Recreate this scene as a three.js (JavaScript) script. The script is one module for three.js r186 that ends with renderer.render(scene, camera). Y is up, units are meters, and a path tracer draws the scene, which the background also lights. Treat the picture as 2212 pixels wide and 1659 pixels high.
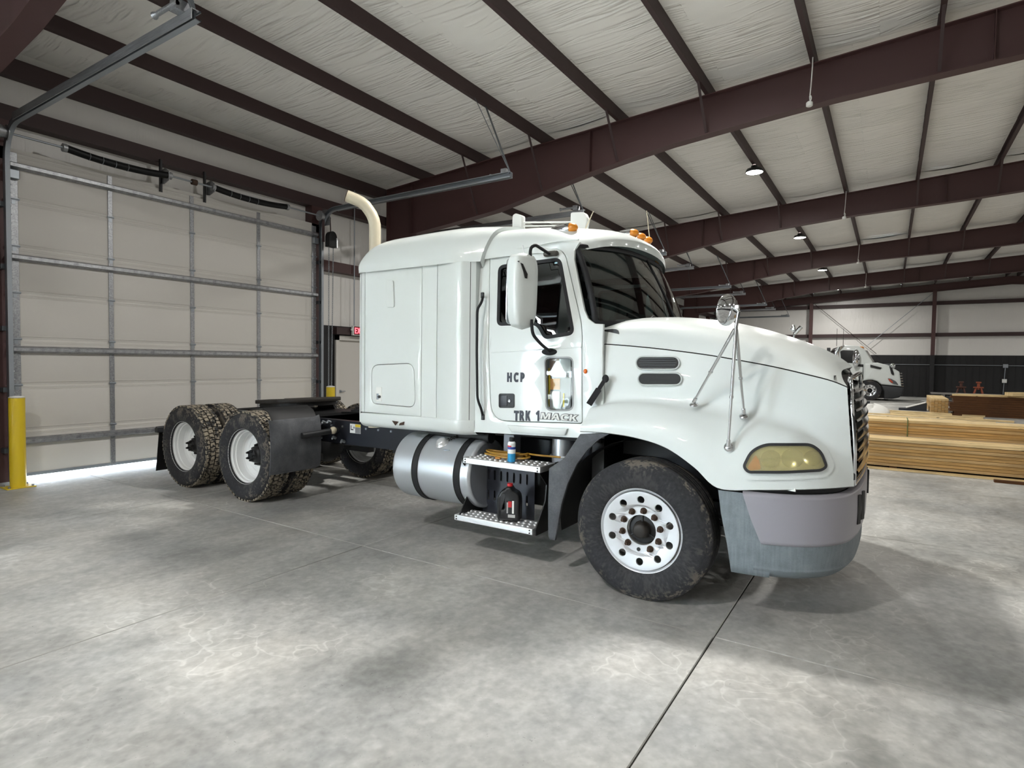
import * as THREE from 'three';
import * as BGU from 'three/addons/utils/BufferGeometryUtils.js';
import { RoundedBoxGeometry } from 'three/addons/geometries/RoundedBoxGeometry.js';
import { TessellateModifier } from 'three/addons/modifiers/TessellateModifier.js';
import { FontLoader } from 'three/addons/loaders/FontLoader.js';
import { TextGeometry } from 'three/addons/geometries/TextGeometry.js';
import { RectAreaLightUniformsLib } from 'three/addons/lights/RectAreaLightUniformsLib.js';

// ---------------------------------------------------------------- camera, sky, lamps, exposure
RectAreaLightUniformsLib.init();
const V = (x, y, z) => new THREE.Vector3(x, y, z);
const EYE = V(0, 1.68, 0), FOCAL = 1262, PCX = 1106, PCY = 829.5;
const RIGHT = V(0.54281527, 0.01333718, 0.83974621), DOWN = V(-0.02428034, -0.99920675, 0.0315647), FWD = V(0.83950107, -0.03752312, -0.54206085);
const scene = new THREE.Scene();
const camera = new THREE.PerspectiveCamera(2 * Math.atan(829.5 / FOCAL) * 180 / Math.PI, 2212 / 1659, 0.05, 300);
camera.position.copy(EYE);
camera.quaternion.setFromRotationMatrix(new THREE.Matrix4().makeBasis(RIGHT, DOWN.clone().negate(), FWD.clone().negate()));
const renderer = new THREE.WebGLRenderer({ antialias: true });
renderer.toneMapping = THREE.LinearToneMapping;
renderer.toneMappingExposure = 4.4;
renderer.shadowMap.enabled = true;
scene.background = new THREE.Color().setRGB(11.5, 13.2, 14.8);      // overcast daylight seen through the door openings
const BAY = 7.63, RX = k => 2.17 + BAY * k;                       // frame lines along the building
const LAMP_COLOR = new THREE.Color().setRGB(1, 0.975, 0.935), LAMP_POWER = 155, LAMP_SIZE = 0.36;
const lampSpots = [];
for (const z of [-2.6, 13.1]) for (let k = -2; k < 5; k++) lampSpots.push([RX(k) + BAY / 2, 5.86, z]);

// ---------------------------------------------------------------- helpers
let seed = 7;
const rnd = () => { seed = (seed * 1664525 + 1013904223) >>> 0; return seed / 4294967296; };
const rr = (a, b) => a + (b - a) * rnd();
// a pixel of the photograph gives a direction; the plane it lies in gives the distance
const rayOf = (px, py) => RIGHT.clone().multiplyScalar(px - PCX).addScaledVector(DOWN, py - PCY).addScaledVector(FWD, FOCAL);
const onX = (px, py, x) => { const w = rayOf(px, py); return EYE.clone().addScaledVector(w, x / w.x); };
const onY = (px, py, y) => { const w = rayOf(px, py); return EYE.clone().addScaledVector(w, (y - EYE.y) / w.y); };
const projOf = p => { const d = p.clone().sub(EYE), z = d.dot(FWD); return [d.dot(RIGHT) / z * FOCAL + PCX, d.dot(DOWN) / z * FOCAL + PCY]; };
// finds the point of a modelled surface that a pixel's ray meets
function onGrid(rows) {
  const tri = [], pj = rows.map(r => r.map(p => [...projOf(p), p]));
  for (let i = 0; i < pj.length - 1; i++) for (let j = 0; j < pj[0].length - 1; j++) { const a = pj[i][j], b = pj[i][j + 1], c = pj[i + 1][j], d = pj[i + 1][j + 1]; tri.push([a, b, c], [b, d, c]); }
  const all = pj.flat();
  return (px, py) => {
    let best = null;
    for (const [a, b, c] of tri) {
      const d = (b[1] - c[1]) * (a[0] - c[0]) + (c[0] - b[0]) * (a[1] - c[1]); if (Math.abs(d) < 1e-9) continue;
      const u = ((b[1] - c[1]) * (px - c[0]) + (c[0] - b[0]) * (py - c[1])) / d, v = ((c[1] - a[1]) * (px - c[0]) + (a[0] - c[0]) * (py - c[1])) / d; if (u < -1e-6 || v < -1e-6 || u + v > 1 + 1e-6) continue;
      const n = b[2].clone().sub(a[2]).cross(c[2].clone().sub(a[2])), w = rayOf(px, py), q = EYE.clone().addScaledVector(w, a[2].clone().sub(EYE).dot(n) / w.dot(n)); if (!best || q.x < best.x) best = q;
    }
    if (best) return best; let m = 1e9, k = all[0]; for (const q of all) { const d = (q[0] - px) ** 2 + (q[1] - py) ** 2; if (d < m) { m = d; k = q; } } return onX(px, py, k[2].x);
  };
}
const onZ = (px, py, z) => { const w = rayOf(px, py); return EYE.clone().addScaledVector(w, z / w.z); };
const used = {};
const numbered = n => { used[n] = (used[n] ?? -1) + 1; return used[n] ? n + '_' + String(used[n]).padStart(3, '0') : n; };
function tag(o, label, category, group, kind) {
  o.userData = { label };
  if (category) o.userData.category = category;
  if (group) o.userData.group = group;
  if (kind) o.userData.kind = kind;
  return o;
}
function thing(name, label, category, [x, y, z] = [0, 0, 0], turn = 0, group) {
  const o = new THREE.Group(); o.name = numbered(name); scene.add(o);
  o.position.set(x, y, z); o.rotation.y = turn; tag(o, label, category, group);
  return o;
}
// geometry given in world metres, hung under a parent that stands at its own base
function part(name, geo, mat, parent, local = false) {
  const m = new THREE.Mesh(geo, mat); m.name = name; m.castShadow = m.receiveShadow = true;
  if (!local) { const p = V(0, 0, 0); let q = parent; while (q && q !== scene) { p.add(q.position); q = q.parent; } m.position.copy(p.negate()); }
  parent.add(m); return m;
}
function grp(name, parent, [x, y, z] = [0, 0, 0]) { const g = new THREE.Group(); g.name = name; g.position.set(x, y, z); parent.add(g); return g; }
function solo(name, geo, mat, label, category, group, kind) {
  const m = new THREE.Mesh(geo, mat); m.name = numbered(name); m.castShadow = m.receiveShadow = true; scene.add(m);
  geo.computeBoundingBox(); const c = V(0, 0, 0); geo.boundingBox.getCenter(c); c.y = geo.boundingBox.min.y;
  geo.translate(-c.x, -c.y, -c.z); m.position.copy(c);
  return tag(m, label, category, group, kind);
}
const struct = (name, geo, mat, label) => solo(name, geo, mat, label, null, null, 'structure');
function copy(o, dx, dy, dz, label) {
  const c = o.clone(); c.name = numbered(o.name.replace(/_\d{3}$/, '')); c.position.x += dx; c.position.y += dy; c.position.z += dz; scene.add(c);
  c.userData = { ...o.userData }; if (label) c.userData.label = label; return c;
}
const clean = g => { const n = g.index ? g.toNonIndexed() : g; for (const k of Object.keys(n.attributes)) if (!['position', 'normal', 'uv'].includes(k)) n.deleteAttribute(k); if (!n.attributes.uv) n.setAttribute('uv', new THREE.BufferAttribute(new Float32Array(n.attributes.position.count * 2), 2)); n.morphAttributes = {}; return n; };
const merge = (...l) => BGU.mergeGeometries(l.flat().map(clean), false);
const box = (w, h, d, x = 0, y = 0, z = 0, ry = 0, rx = 0, rz = 0) => { const g = new THREE.BoxGeometry(w, h, d); if (rz) g.rotateZ(rz); if (rx) g.rotateX(rx); if (ry) g.rotateY(ry); g.translate(x, y, z); return g; };
const bb = (x0, x1, y0, y1, z0, z1) => box(x1 - x0, y1 - y0, z1 - z0, (x0 + x1) / 2, (y0 + y1) / 2, (z0 + z1) / 2);
const rbox = (w, h, d, r, x = 0, y = 0, z = 0, s = 3) => { const g = new RoundedBoxGeometry(w, h, d, s, r); g.translate(x, y, z); return g; };
const rbb = (x0, x1, y0, y1, z0, z1, r) => rbox(x1 - x0, y1 - y0, z1 - z0, r, (x0 + x1) / 2, (y0 + y1) / 2, (z0 + z1) / 2);
function rod(p, q, r, r2 = r, seg = 12) {
  const d = q.clone().sub(p), g = new THREE.CylinderGeometry(r2, r, d.length(), seg);
  g.applyQuaternion(new THREE.Quaternion().setFromUnitVectors(V(0, 1, 0), d.normalize())); g.translate((p.x + q.x) / 2, (p.y + q.y) / 2, (p.z + q.z) / 2); return g;
}
function bar(p, q, w, h, up = V(0, 1, 0)) {                       // square bar from p to q
  const d = q.clone().sub(p), L = d.length(), z = d.clone().normalize(); let x = up.clone().cross(z); if (x.lengthSq() < 1e-6) x = V(1, 0, 0).cross(z); x.normalize(); const y = z.clone().cross(x);
  const g = new THREE.BoxGeometry(w, h, L); g.applyMatrix4(new THREE.Matrix4().makeBasis(x, y, z)); g.translate((p.x + q.x) / 2, (p.y + q.y) / 2, (p.z + q.z) / 2); return g;
}
const tube = (pts, r, n = 32, seg = 10, closed = false) => new THREE.TubeGeometry(new THREE.CatmullRomCurve3(pts, closed, 'centripetal'), n, r, seg, closed);
function polyTube(pts, r, bend = 0.04, seg = 10) {               // straight runs with rounded corners
  const path = new THREE.CurvePath(); let a = pts[0];
  for (let i = 1; i < pts.length - 1; i++) {
    const b = pts[i], c = pts[i + 1], k0 = Math.min(bend, a.distanceTo(b) * 0.49), k1 = Math.min(bend, b.distanceTo(c) * 0.49);
    const p = b.clone().add(pts[i - 1].clone().sub(b).normalize().multiplyScalar(k0)), q = b.clone().add(c.clone().sub(b).normalize().multiplyScalar(k1));
    path.add(new THREE.LineCurve3(a, p)); path.add(new THREE.QuadraticBezierCurve3(p, b, q)); a = q;
  }
  path.add(new THREE.LineCurve3(a, pts[pts.length - 1]));
  return new THREE.TubeGeometry(path, pts.length * 12, r, seg, false);
}
function gridGeo(rows, flip = false, closeU = false) {             // rows[i][j] of Vector3
  const nr = rows.length, nc = rows[0].length, pos = [], uv = [], idx = [];
  rows.forEach((r, i) => r.forEach((p, j) => { pos.push(p.x, p.y, p.z); uv.push(j / (nc - 1), i / (nr - 1)); }));
  for (let i = 0; i < nr - (closeU ? 0 : 1); i++) for (let j = 0; j < nc - 1; j++) {
    const a = i * nc + j, b = a + 1, c = ((i + 1) % nr) * nc + j, d = c + 1;
    if (flip) idx.push(a, c, b, b, c, d); else idx.push(a, b, c, b, d, c);
  }
  const g = new THREE.BufferGeometry(); g.setAttribute('position', new THREE.Float32BufferAttribute(pos, 3)); g.setAttribute('uv', new THREE.Float32BufferAttribute(uv, 2)); g.setIndex(idx); g.computeVertexNormals(); return g;
}
const spline = (pts, n) => { const c = new THREE.CatmullRomCurve3(pts, false, 'centripetal'), o = []; for (let i = 0; i <= n; i++) o.push(c.getPoint(i / n)); return o; };
function smooth(ctrl, nu, nv) {                                   // control grid -> fine grid
  const a = ctrl.map(r => spline(r, nv)), out = []; for (let i = 0; i <= nu; i++) out.push([]);
  for (let j = 0; j <= nv; j++) spline(a.map(r => r[j]), nu).forEach((p, i) => out[i].push(p));
  return out;
}
function sheet(rows, t, dir) {                                    // a grid given thickness t against dir(p)
  const back = rows.map(r => r.map(p => p.clone().addScaledVector(dir, -t)));
  const edge = (f, b) => gridGeo([f, b]);
  return merge(gridGeo(rows), gridGeo(back, true), edge(rows[0], back[0]), edge(rows[rows.length - 1], back[back.length - 1]), edge(rows.map(r => r[0]), back.map(r => r[0])), edge(rows.map(r => r[r.length - 1]), back.map(r => r[r.length - 1])));
}
const shapeOf = (pts, holes = []) => { const s = new THREE.Shape(pts.map(p => new THREE.Vector2(p[0], p[1]))); for (const h of holes) s.holes.push(new THREE.Path(h.map(p => new THREE.Vector2(p[0], p[1])))); return s; };
function extr(pts, depth, { holes = [], bevel = 0, seg = 2 } = {}) { return new THREE.ExtrudeGeometry(shapeOf(pts, holes), { depth, bevelEnabled: bevel > 0, bevelSize: bevel, bevelThickness: bevel, bevelOffset: -bevel, bevelSegments: seg, curveSegments: 12 }); }
function mapGeo(g, fn, maxEdge = 0, crease = 0.6) {
  g = g.index ? g.toNonIndexed() : g;
  if (maxEdge) g = new TessellateModifier(maxEdge, 7).modify(g);
  const p = g.attributes.position; for (let i = 0; i < p.count; i++) { const q = fn(p.getX(i), p.getY(i), p.getZ(i)); p.setXYZ(i, q.x, q.y, q.z); }
  g.computeVertexNormals(); return BGU.toCreasedNormals(g, crease);
}
function roundPoly(pts, r, n = 4) {                               // polygon with rounded corners
  const out = []; const N = pts.length;
  pts.forEach((p, i) => {
    const a = pts[(i + N - 1) % N], b = pts[(i + 1) % N], la = Math.hypot(a[0] - p[0], a[1] - p[1]), lb = Math.hypot(b[0] - p[0], b[1] - p[1]), k = Math.min(p[2] ?? r, la * 0.45, lb * 0.45);
    const A = [p[0] + (a[0] - p[0]) / la * k, p[1] + (a[1] - p[1]) / la * k], B = [p[0] + (b[0] - p[0]) / lb * k, p[1] + (b[1] - p[1]) / lb * k];
    for (let t = 0; t <= n; t++) { const u = t / n; out.push([(1 - u) ** 2 * A[0] + 2 * u * (1 - u) * p[0] + u * u * B[0], (1 - u) ** 2 * A[1] + 2 * u * (1 - u) * p[1] + u * u * B[1]]); }
  });
  return out;
}
function offset(pts, d) {                                         // grow (d > 0) or shrink a polygon
  let A = 0; const N = pts.length; pts.forEach((p, i) => { const q = pts[(i + 1) % N]; A += p[0] * q[1] - q[0] * p[1]; }); const s = A > 0 ? 1 : -1;
  return pts.map((p, i) => {
    const a = pts[(i + N - 1) % N], b = pts[(i + 1) % N]; let e1 = [p[0] - a[0], p[1] - a[1]], e2 = [b[0] - p[0], b[1] - p[1]]; const l1 = Math.hypot(...e1) || 1, l2 = Math.hypot(...e2) || 1;
    let n = [e1[1] / l1 + e2[1] / l2, -(e1[0] / l1 + e2[0] / l2)]; const l = Math.hypot(...n) || 1; const c = Math.max(0.5, l / 2); return [p[0] + s * n[0] / l * d / c, p[1] + s * n[1] / l * d / c];
  });
}
// uv in metres from the largest face direction
function uvMetres(g, sx = 1, off = [0, 0]) {
  g = g.index ? g.toNonIndexed() : g; const p = g.attributes.position, n = g.attributes.normal, uv = new Float32Array(p.count * 2);
  for (let i = 0; i < p.count; i++) {
    const ax = Math.abs(n.getX(i)), ay = Math.abs(n.getY(i)), az = Math.abs(n.getZ(i)); let u, v;
    if (ay >= ax && ay >= az) { u = p.getX(i); v = p.getZ(i); } else if (ax >= az) { u = p.getZ(i); v = p.getY(i); } else { u = p.getX(i); v = p.getY(i); }
    uv[2 * i] = u / sx + off[0]; uv[2 * i + 1] = v / sx + off[1];
  }
  g.setAttribute('uv', new THREE.BufferAttribute(uv, 2)); return g;
}
// ---------------------------------------------------------------- noise and textures
function noiseField(size, cells, sd) {                            // periodic value noise, smooth, 0..1
  let s = (sd * 2654435761) >>> 0; const rn = () => { s = (s * 1664525 + 1013904223) >>> 0; return s / 4294967296; };
  const cy = Array.isArray(cells) ? cells[1] : cells, cx = Array.isArray(cells) ? cells[0] : cells, g = new Float32Array(cx * cy).map(rn), out = new Float32Array(size[0] * size[1]);
  const X0 = new Int32Array(size[0]), X1 = new Int32Array(size[0]), FX = new Float32Array(size[0]);
  for (let x = 0; x < size[0]; x++) { const f = x / size[0] * cx, i = Math.floor(f), t = f - i; X0[x] = i % cx; X1[x] = (i + 1) % cx; FX[x] = t * t * (3 - 2 * t); }
  for (let y = 0; y < size[1]; y++) {
    const f = y / size[1] * cy, i = Math.floor(f), t0 = f - i, t = t0 * t0 * (3 - 2 * t0), r0 = (i % cy) * cx, r1 = ((i + 1) % cy) * cx;
    for (let x = 0; x < size[0]; x++) { const a = g[r0 + X0[x]], b = g[r0 + X1[x]], c = g[r1 + X0[x]], d = g[r1 + X1[x]], u = FX[x]; out[y * size[0] + x] = (a + (b - a) * u) * (1 - t) + (c + (d - c) * u) * t; }
  }
  return out;
}
function fbm(size, cells, oct, sd) { const out = new Float32Array(size[0] * size[1]); let amp = 1, tot = 0; for (let o = 0; o < oct; o++) { const c = Array.isArray(cells) ? cells.map(v => Math.min(1024, v << o)) : Math.min(1024, cells << o), n = noiseField(size, c, sd + o * 17); for (let i = 0; i < n.length; i++) out[i] += amp * n[i]; tot += amp; amp *= 0.55; } for (let i = 0; i < out.length; i++) out[i] /= tot; return out; }
const sstep = (a, b, x) => { const t = Math.min(1, Math.max(0, (x - a) / (b - a))); return t * t * (3 - 2 * t); };
function dataTex(w, h, fn, srgb = true) {
  const d = new Uint8Array(w * h * 4);
  for (let y = 0; y < h; y++) for (let x = 0; x < w; x++) { const c = fn(x, y, y * w + x), i = (y * w + x) * 4; d[i] = Math.max(0, Math.min(255, c[0])); d[i + 1] = Math.max(0, Math.min(255, c[1])); d[i + 2] = Math.max(0, Math.min(255, c[2])); d[i + 3] = 255; }
  const t = new THREE.DataTexture(d, w, h); t.wrapS = t.wrapT = THREE.RepeatWrapping; t.magFilter = THREE.LinearFilter; t.minFilter = THREE.LinearMipmapLinearFilter; t.generateMipmaps = true; t.needsUpdate = true;
  if (srgb) t.colorSpace = THREE.SRGBColorSpace; return t;
}
// polished concrete with pale vein-like map cracking in patches; 6.17 m to a side
function concreteMaps() {
  const S = [2048, 2048], n1 = fbm(S, 5, 5, 11), n2 = fbm(S, 9, 4, 23), fine = fbm(S, 160, 3, 31), streak = fbm(S, [14, 60], 4, 41), wx = fbm(S, 24, 3, 51), wy = fbm(S, 24, 3, 61), patch = fbm(S, 4, 3, 71), speck = noiseField(S, 512, 81), patch2 = fbm(S, 7, 3, 91);
  const C = 24, px = new Float32Array(C * C), py = new Float32Array(C * C); for (let i = 0; i < C * C; i++) { px[i] = rnd(); py[i] = rnd(); }
  const vein = new Float32Array(S[0] * S[1]);
  for (let y = 0; y < S[1]; y++) for (let x = 0; x < S[0]; x++) {
    const i = y * S[0] + x; if (patch[i] < 0.44) continue;
    const u = x / S[0] * C + (wx[i] - 0.5) * 2.2, v = y / S[1] * C + (wy[i] - 0.5) * 2.2, iu = Math.floor(u), iv = Math.floor(v); let f1 = 9, f2 = 9;
    for (let a = -1; a <= 1; a++) for (let b = -1; b <= 1; b++) { const cu = ((iu + a) % C + C) % C, cv = ((iv + b) % C + C) % C, k = cv * C + cu, dx = iu + a + px[k] - u, dy = iv + b + py[k] - v, d = Math.hypot(dx, dy); if (d < f1) { f2 = f1; f1 = d; } else if (d < f2) f2 = d; }
    vein[i] = (1 - sstep(0.01, 0.085, f2 - f1)) * sstep(0.44, 0.58, patch[i]) * sstep(0.36, 0.62, n2[i]);
  }
  const map = dataTex(2048, 2048, (x, y, i) => {
    let l = 174 + (n1[i] - 0.5) * 78 + (n2[i] - 0.5) * 44 + (fine[i] - 0.5) * 40 + (streak[i] - 0.5) * 22 + vein[i] * 17;
    if (patch2[i] > 0.6) l -= (patch2[i] - 0.6) * 90; if (speck[i] > 0.985) l -= 34; if (speck[i] < 0.006) l += 26;
    const warm = (n2[i] - 0.5) * 10; return [l + warm * 0.5, l, l - 4 - warm * 0.6];
  });
  const rough = dataTex(1024, 1024, (x, y) => { const i = y * 2 * 2048 + x * 2, r = 150 + (n1[i] - 0.5) * 80 + (fine[i] - 0.5) * 60 - vein[i] * 17; return [r, r, r]; }, false);
  const bump = dataTex(1024, 1024, (x, y) => { const i = y * 2 * 2048 + x * 2, r = 128 + (fine[i] - 0.5) * 120 + (n2[i] - 0.5) * 60; return [r, r, r]; }, false);
  return { map, rough, bump };
}
const CON = concreteMaps();
// vinyl insulation facing: long wrinkles that run across the strips; 7.6 m x 1.5 m to a tile
const wrinkleTex = (() => {
  const S = [2048, 512], a = new Float32Array(S[0] * S[1]), w = fbm(S, [6, 3], 3, 5), soft = fbm(S, [10, 2], 3, 9), fine = fbm(S, [220, 4], 2, 13), on = fbm(S, [14, 3], 3, 15);
  for (let k = 0; k < 210; k++) {
    const x0 = (Math.floor(rnd() * 9) / 9 + rr(-0.05, 0.05) + 1) % 1 * S[0], y0 = rr(-0.2, 0.9) * S[1], len = rr(0.25, 1.0) * S[1], lean = rr(-16, 34), amp = rr(0.2, 0.85) * (rnd() < 0.5 ? -1 : 1), wd = rr(2.5, 7), near = k % 3 ? 1 : 2.2;
    for (let y = Math.max(0, Math.floor(y0)); y < Math.min(S[1], y0 + len); y++) { const t = (y - y0) / len, f = Math.sin(Math.PI * t) * amp, c = x0 + lean * t + (w[y * S[0] + Math.floor(x0)] - 0.5) * 22 * near / 2; for (let d = -24; d <= 24; d++) { const x = ((Math.round(c) + d) % S[0] + S[0]) % S[0]; a[y * S[0] + x] += f * Math.exp(-d * d / (wd * wd)); } }
  }
  return dataTex(2048, 512, (x, y, i) => { const v = 128 + a[i] * 46 + (soft[i] - 0.5) * 90 + (fine[i] - 0.5) * 84 * sstep(0.4, 0.6, on[i]); return [v, v, v]; }, false);
})();
// vertical pleats of the wall insulation
const pleatTex = (() => { const S = [1024, 512], f = fbm(S, [60, 3], 3, 101), g = fbm(S, [14, 2], 3, 103); return dataTex(1024, 512, (x, y, i) => { const v = 128 + (f[i] - 0.5) * 110 + (g[i] - 0.5) * 110; return [v, v, v]; }, false); })();
const woodTex = (sd, R = 192, G = 161, B = 112) => { const S = [1024, 128], g = fbm(S, [6, 40], 4, sd), b = fbm(S, [12, 4], 3, sd + 3), kn = []; let s = sd; for (let k = 0; k < 4; k++) { s = (s * 16807 + 7) % 2147483647; kn.push([s % 1024, (s >> 8) % 128, 5 + s % 6]); } return dataTex(1024, 128, (x, y, i) => { let l = 1 + (g[i] - 0.5) * 0.5 + (b[i] - 0.5) * 0.25; for (const [kx, ky, kr] of kn) { const d = Math.hypot((x - kx) / 2.0, y - ky) / kr; if (d < 1.4) l *= 0.45 + 0.4 * d; } return [R * l, G * l, B * l]; }); };
const rubberTex = (mud, sd) => { const S = [1024, 256], a = fbm(S, [40, 10], 4, sd), b = fbm(S, [12, 4], 3, sd + 5), f = fbm(S, [200, 50], 3, sd + 9); return dataTex(1024, 256, (x, y, i) => { const v = y / 255, edge = Math.min(1, Math.exp(-(((v - 0.3) / 0.09) ** 2)) + Math.exp(-(((v - 0.7) / 0.09) ** 2)) + mud); const m = sstep(0.5, 0.62, a[i] * 0.55 + b[i] * 0.5 + (f[i] - 0.5) * 0.35) * edge, l = 38 + (f[i] - 0.5) * 26 + (b[i] - 0.5) * 16; return [l + (128 - l) * m * 0.6, l + (118 - l) * m * 0.6, l + 3 + (98 - l) * m * 0.6]; }); };
const mudTex = (() => { const S = [512, 512], a = fbm(S, 14, 4, 301), f = fbm(S, 90, 3, 307); return dataTex(512, 512, (x, y, i) => { const m = sstep(0.4, 0.54, a[i] + (f[i] - 0.5) * 0.3), l = 50 + (f[i] - 0.5) * 30; return [l + (146 - l) * m, l + (137 - l) * m, l + (121 - l) * m]; }); })();
const galvTex = (() => { const S = [512, 512], a = fbm(S, 30, 3, 401), f = fbm(S, 90, 2, 405); return dataTex(512, 512, (x, y, i) => { const l = 158 + (a[i] - 0.5) * 60 + (f[i] - 0.5) * 20; return [l, l + 2, l + 5]; }); })();
const chalkTex = (() => { const S = [512, 512], a = fbm(S, [60, 4], 3, 501), b = fbm(S, 9, 4, 505), f = fbm(S, 120, 2, 509); return dataTex(512, 512, (x, y, i) => { const l = (a[i] - 0.5) * 26 + (b[i] - 0.5) * 34 + (f[i] - 0.5) * 14; return [116 + l * 0.7, 125 + l * 0.7, 131 + l * 0.7]; }); })();
const duskTex = (() => { const S = [512, 512], b = fbm(S, 7, 4, 605), f = fbm(S, 140, 2, 609); return dataTex(512, 512, (x, y, i) => { const l = (b[i] - 0.5) * 40 + (f[i] - 0.5) * 16; return [78 + l, 80 + l, 84 + l]; }); })();
// ---------------------------------------------------------------- materials
const M = {};
const std = (color, roughness = 0.6, metalness = 0, extra = {}) => new THREE.MeshStandardMaterial({ color, roughness, metalness, ...extra });
const phys = (color, roughness, metalness, extra) => new THREE.MeshPhysicalMaterial({ color, roughness, metalness, ...extra });
const lin = (r, g, b) => new THREE.Color().setRGB(r, g, b);
const shift = (t, rx, ry) => { const c = t.clone(); c.repeat.set(rx, ry); c.needsUpdate = true; return c; };
M.concrete = std('#ffffff', 1, 0, { map: CON.map, roughnessMap: CON.rough, bumpMap: CON.bump, bumpScale: 0.0016 });
M.sub = std('#3c3a37', 0.95);
M.steel = std('#4a302f', 0.55);                                   // red oxide primer on the building frame
M.steelDark = std('#3b2a2a', 0.6);
M.vinyl = phys('#efede8', 0.42, 0, { bumpMap: wrinkleTex, bumpScale: 0.1, clearcoat: 0.15, clearcoatRoughness: 0.35 });
M.wallVinyl = phys('#dedcd8', 0.36, 0, { bumpMap: pleatTex, bumpScale: 0.012, clearcoat: 0.3, clearcoatRoughness: 0.3 });
M.liner = std('#18181a', 0.7);                                    // black wall liner
M.doorSkin = std('#cdcac4', 0.55);
M.galv = std('#ffffff', 0.42, 0.75, { map: galvTex });
M.track = std('#9ca2a8', 0.42, 0.8);
M.dim = std('#5b6064', 0.5, 0.5);
M.blackSteel = std('#141517', 0.5, 0.2);
M.spring = std('#101113', 0.45, 0.5);
M.white = phys('#dae0de', 0.34, 0, { clearcoat: 0.45, clearcoatRoughness: 0.06, specularIntensity: 0.55 });
M.whiteFlat = std('#dcdedb', 0.55);
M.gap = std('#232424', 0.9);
M.black = std('#0d0e10', 0.55);
M.rubber = std('#15161a', 0.7);
M.plastic = std('#26282b', 0.5);
M.greyPlastic = std('#ffffff', 0.62, 0, { map: duskTex });
M.chalk = std('#ffffff', 0.6, 0, { map: chalkTex });
M.bumperGrey = phys('#94929a', 0.45, 0, { clearcoat: 0.25, clearcoatRoughness: 0.3 });
M.chrome = std('#d9dbde', 0.09, 1);
M.alu = std('#d3d6d9', 0.38, 0.45);
M.aluPolish = std('#e2e4e6', 0.34, 0.55);
M.tank = std('#ccd1d7', 0.34, 0.6);
M.rimWhite = phys('#e9ebea', 0.35, 0, { clearcoat: 0.4 });
M.rust = std('#4a3a30', 0.8, 0.3);
M.grease = std('#2a2622', 0.55, 0.3);
M.tyre = std('#ffffff', 0.82, 0, { map: rubberTex(0.15, 201) });
M.tyreDirty = std('#ffffff', 0.85, 0, { map: rubberTex(0.3, 231) });
M.mud = std('#ffffff', 0.95, 0, { map: mudTex });
M.glass = phys('#9aa8a8', 0.02, 0, { transmission: 1, thickness: 0, ior: 1.85 });
M.clear = phys('#f4f6f4', 0.02, 0, { transmission: 1, thickness: 0, ior: 1.25 });
M.lens = phys('#f1eed4', 0.12, 0, { transmission: 0.85, thickness: 0, ior: 1.45 });
M.amber = phys('#e8780c', 0.18, 0, { transmission: 0.35, thickness: 0, clearcoat: 0.6 });
M.amberSolid = phys('#e08a16', 0.3, 0, { clearcoat: 0.6 });
M.seat = std('#2c2e31', 0.85);
M.cream = std('#cdc4ad', 0.45, 0.1);
M.yellow = phys('#d1b51c', 0.45, 0, { clearcoat: 0.2 });
M.navy = std('#2b303c', 0.5);
M.red = std('#c0262a', 0.5);
M.paper = std('#e4e4e0', 0.7);
const glow = (r, g, b, s = 1) => new THREE.MeshStandardMaterial({ color: '#000000', emissive: lin(r, g, b), emissiveIntensity: s, roughness: 0.6 });
// ================================================================ BUILDING
const ZL = -9.98, ZRIDGE = 5.25, ZR = 2 * ZRIDGE - ZL, XF = 40.45, XN = -13.2, PITCH = 0.066, A0 = 6.198;
const roofY = z => A0 + PITCH * (z <= ZRIDGE ? z : 2 * ZRIDGE - z);      // rafter tops = purlin bottoms
// ---- floor: saw-cut slabs
{
  const floor = new THREE.Group(); floor.name = 'floor'; scene.add(floor); tag(floor, 'grey polished concrete floor cut into square slabs', null, null, 'structure');
  const xs = [XN - 0.2], zs = [ZL - 0.2]; for (let x = 3.67 - 3.085 * 5; x < XF; x += 3.085) xs.push(x); xs.push(XF + 0.2); for (let z = -0.86 - 3.09 * 2; z < ZR; z += 3.09) zs.push(z); zs.push(ZR + 0.2);
  const base = bb(XN - 0.2, XF + 0.2, -0.2, -0.012, ZL - 0.2, ZR + 0.2); part('slab_bed', base, M.sub, floor);
  for (let i = 0; i < xs.length - 1; i++) for (let j = 0; j < zs.length - 1; j++) {
    const x0 = xs[i] + 0.0035, x1 = xs[i + 1] - 0.0035, z0 = zs[j] + 0.0035, z1 = zs[j + 1] - 0.0035, e = 0.004;
    const g = merge(extr([[x0 + e, z0 + e], [x1 - e, z0 + e], [x1 - e, z1 - e], [x0 + e, z1 - e]], 0.008).rotateX(Math.PI / 2), );
    // top with a small arris all round
    const t = gridGeo([[V(x0 + e, 0, z0 + e), V(x1 - e, 0, z0 + e)], [V(x0 + e, 0, z1 - e), V(x1 - e, 0, z1 - e)]], true);
    const ring = (a, b) => gridGeo([a, b]); const ti = [V(x0 + e, 0, z0 + e), V(x1 - e, 0, z0 + e), V(x1 - e, 0, z1 - e), V(x0 + e, 0, z1 - e), V(x0 + e, 0, z0 + e)], bo = [V(x0, -0.006, z0), V(x1, -0.006, z0), V(x1, -0.006, z1), V(x0, -0.006, z1), V(x0, -0.006, z0)], dn = bo.map(p => V(p.x, -0.013, p.z));
    g.dispose?.();
    const slab = uvMetres(merge(t, ring(ti, bo), ring(bo, dn)), 6.17, [0.13, 0.37]);
    part('floor_slab', slab, M.concrete, floor);
  }
}
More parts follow.
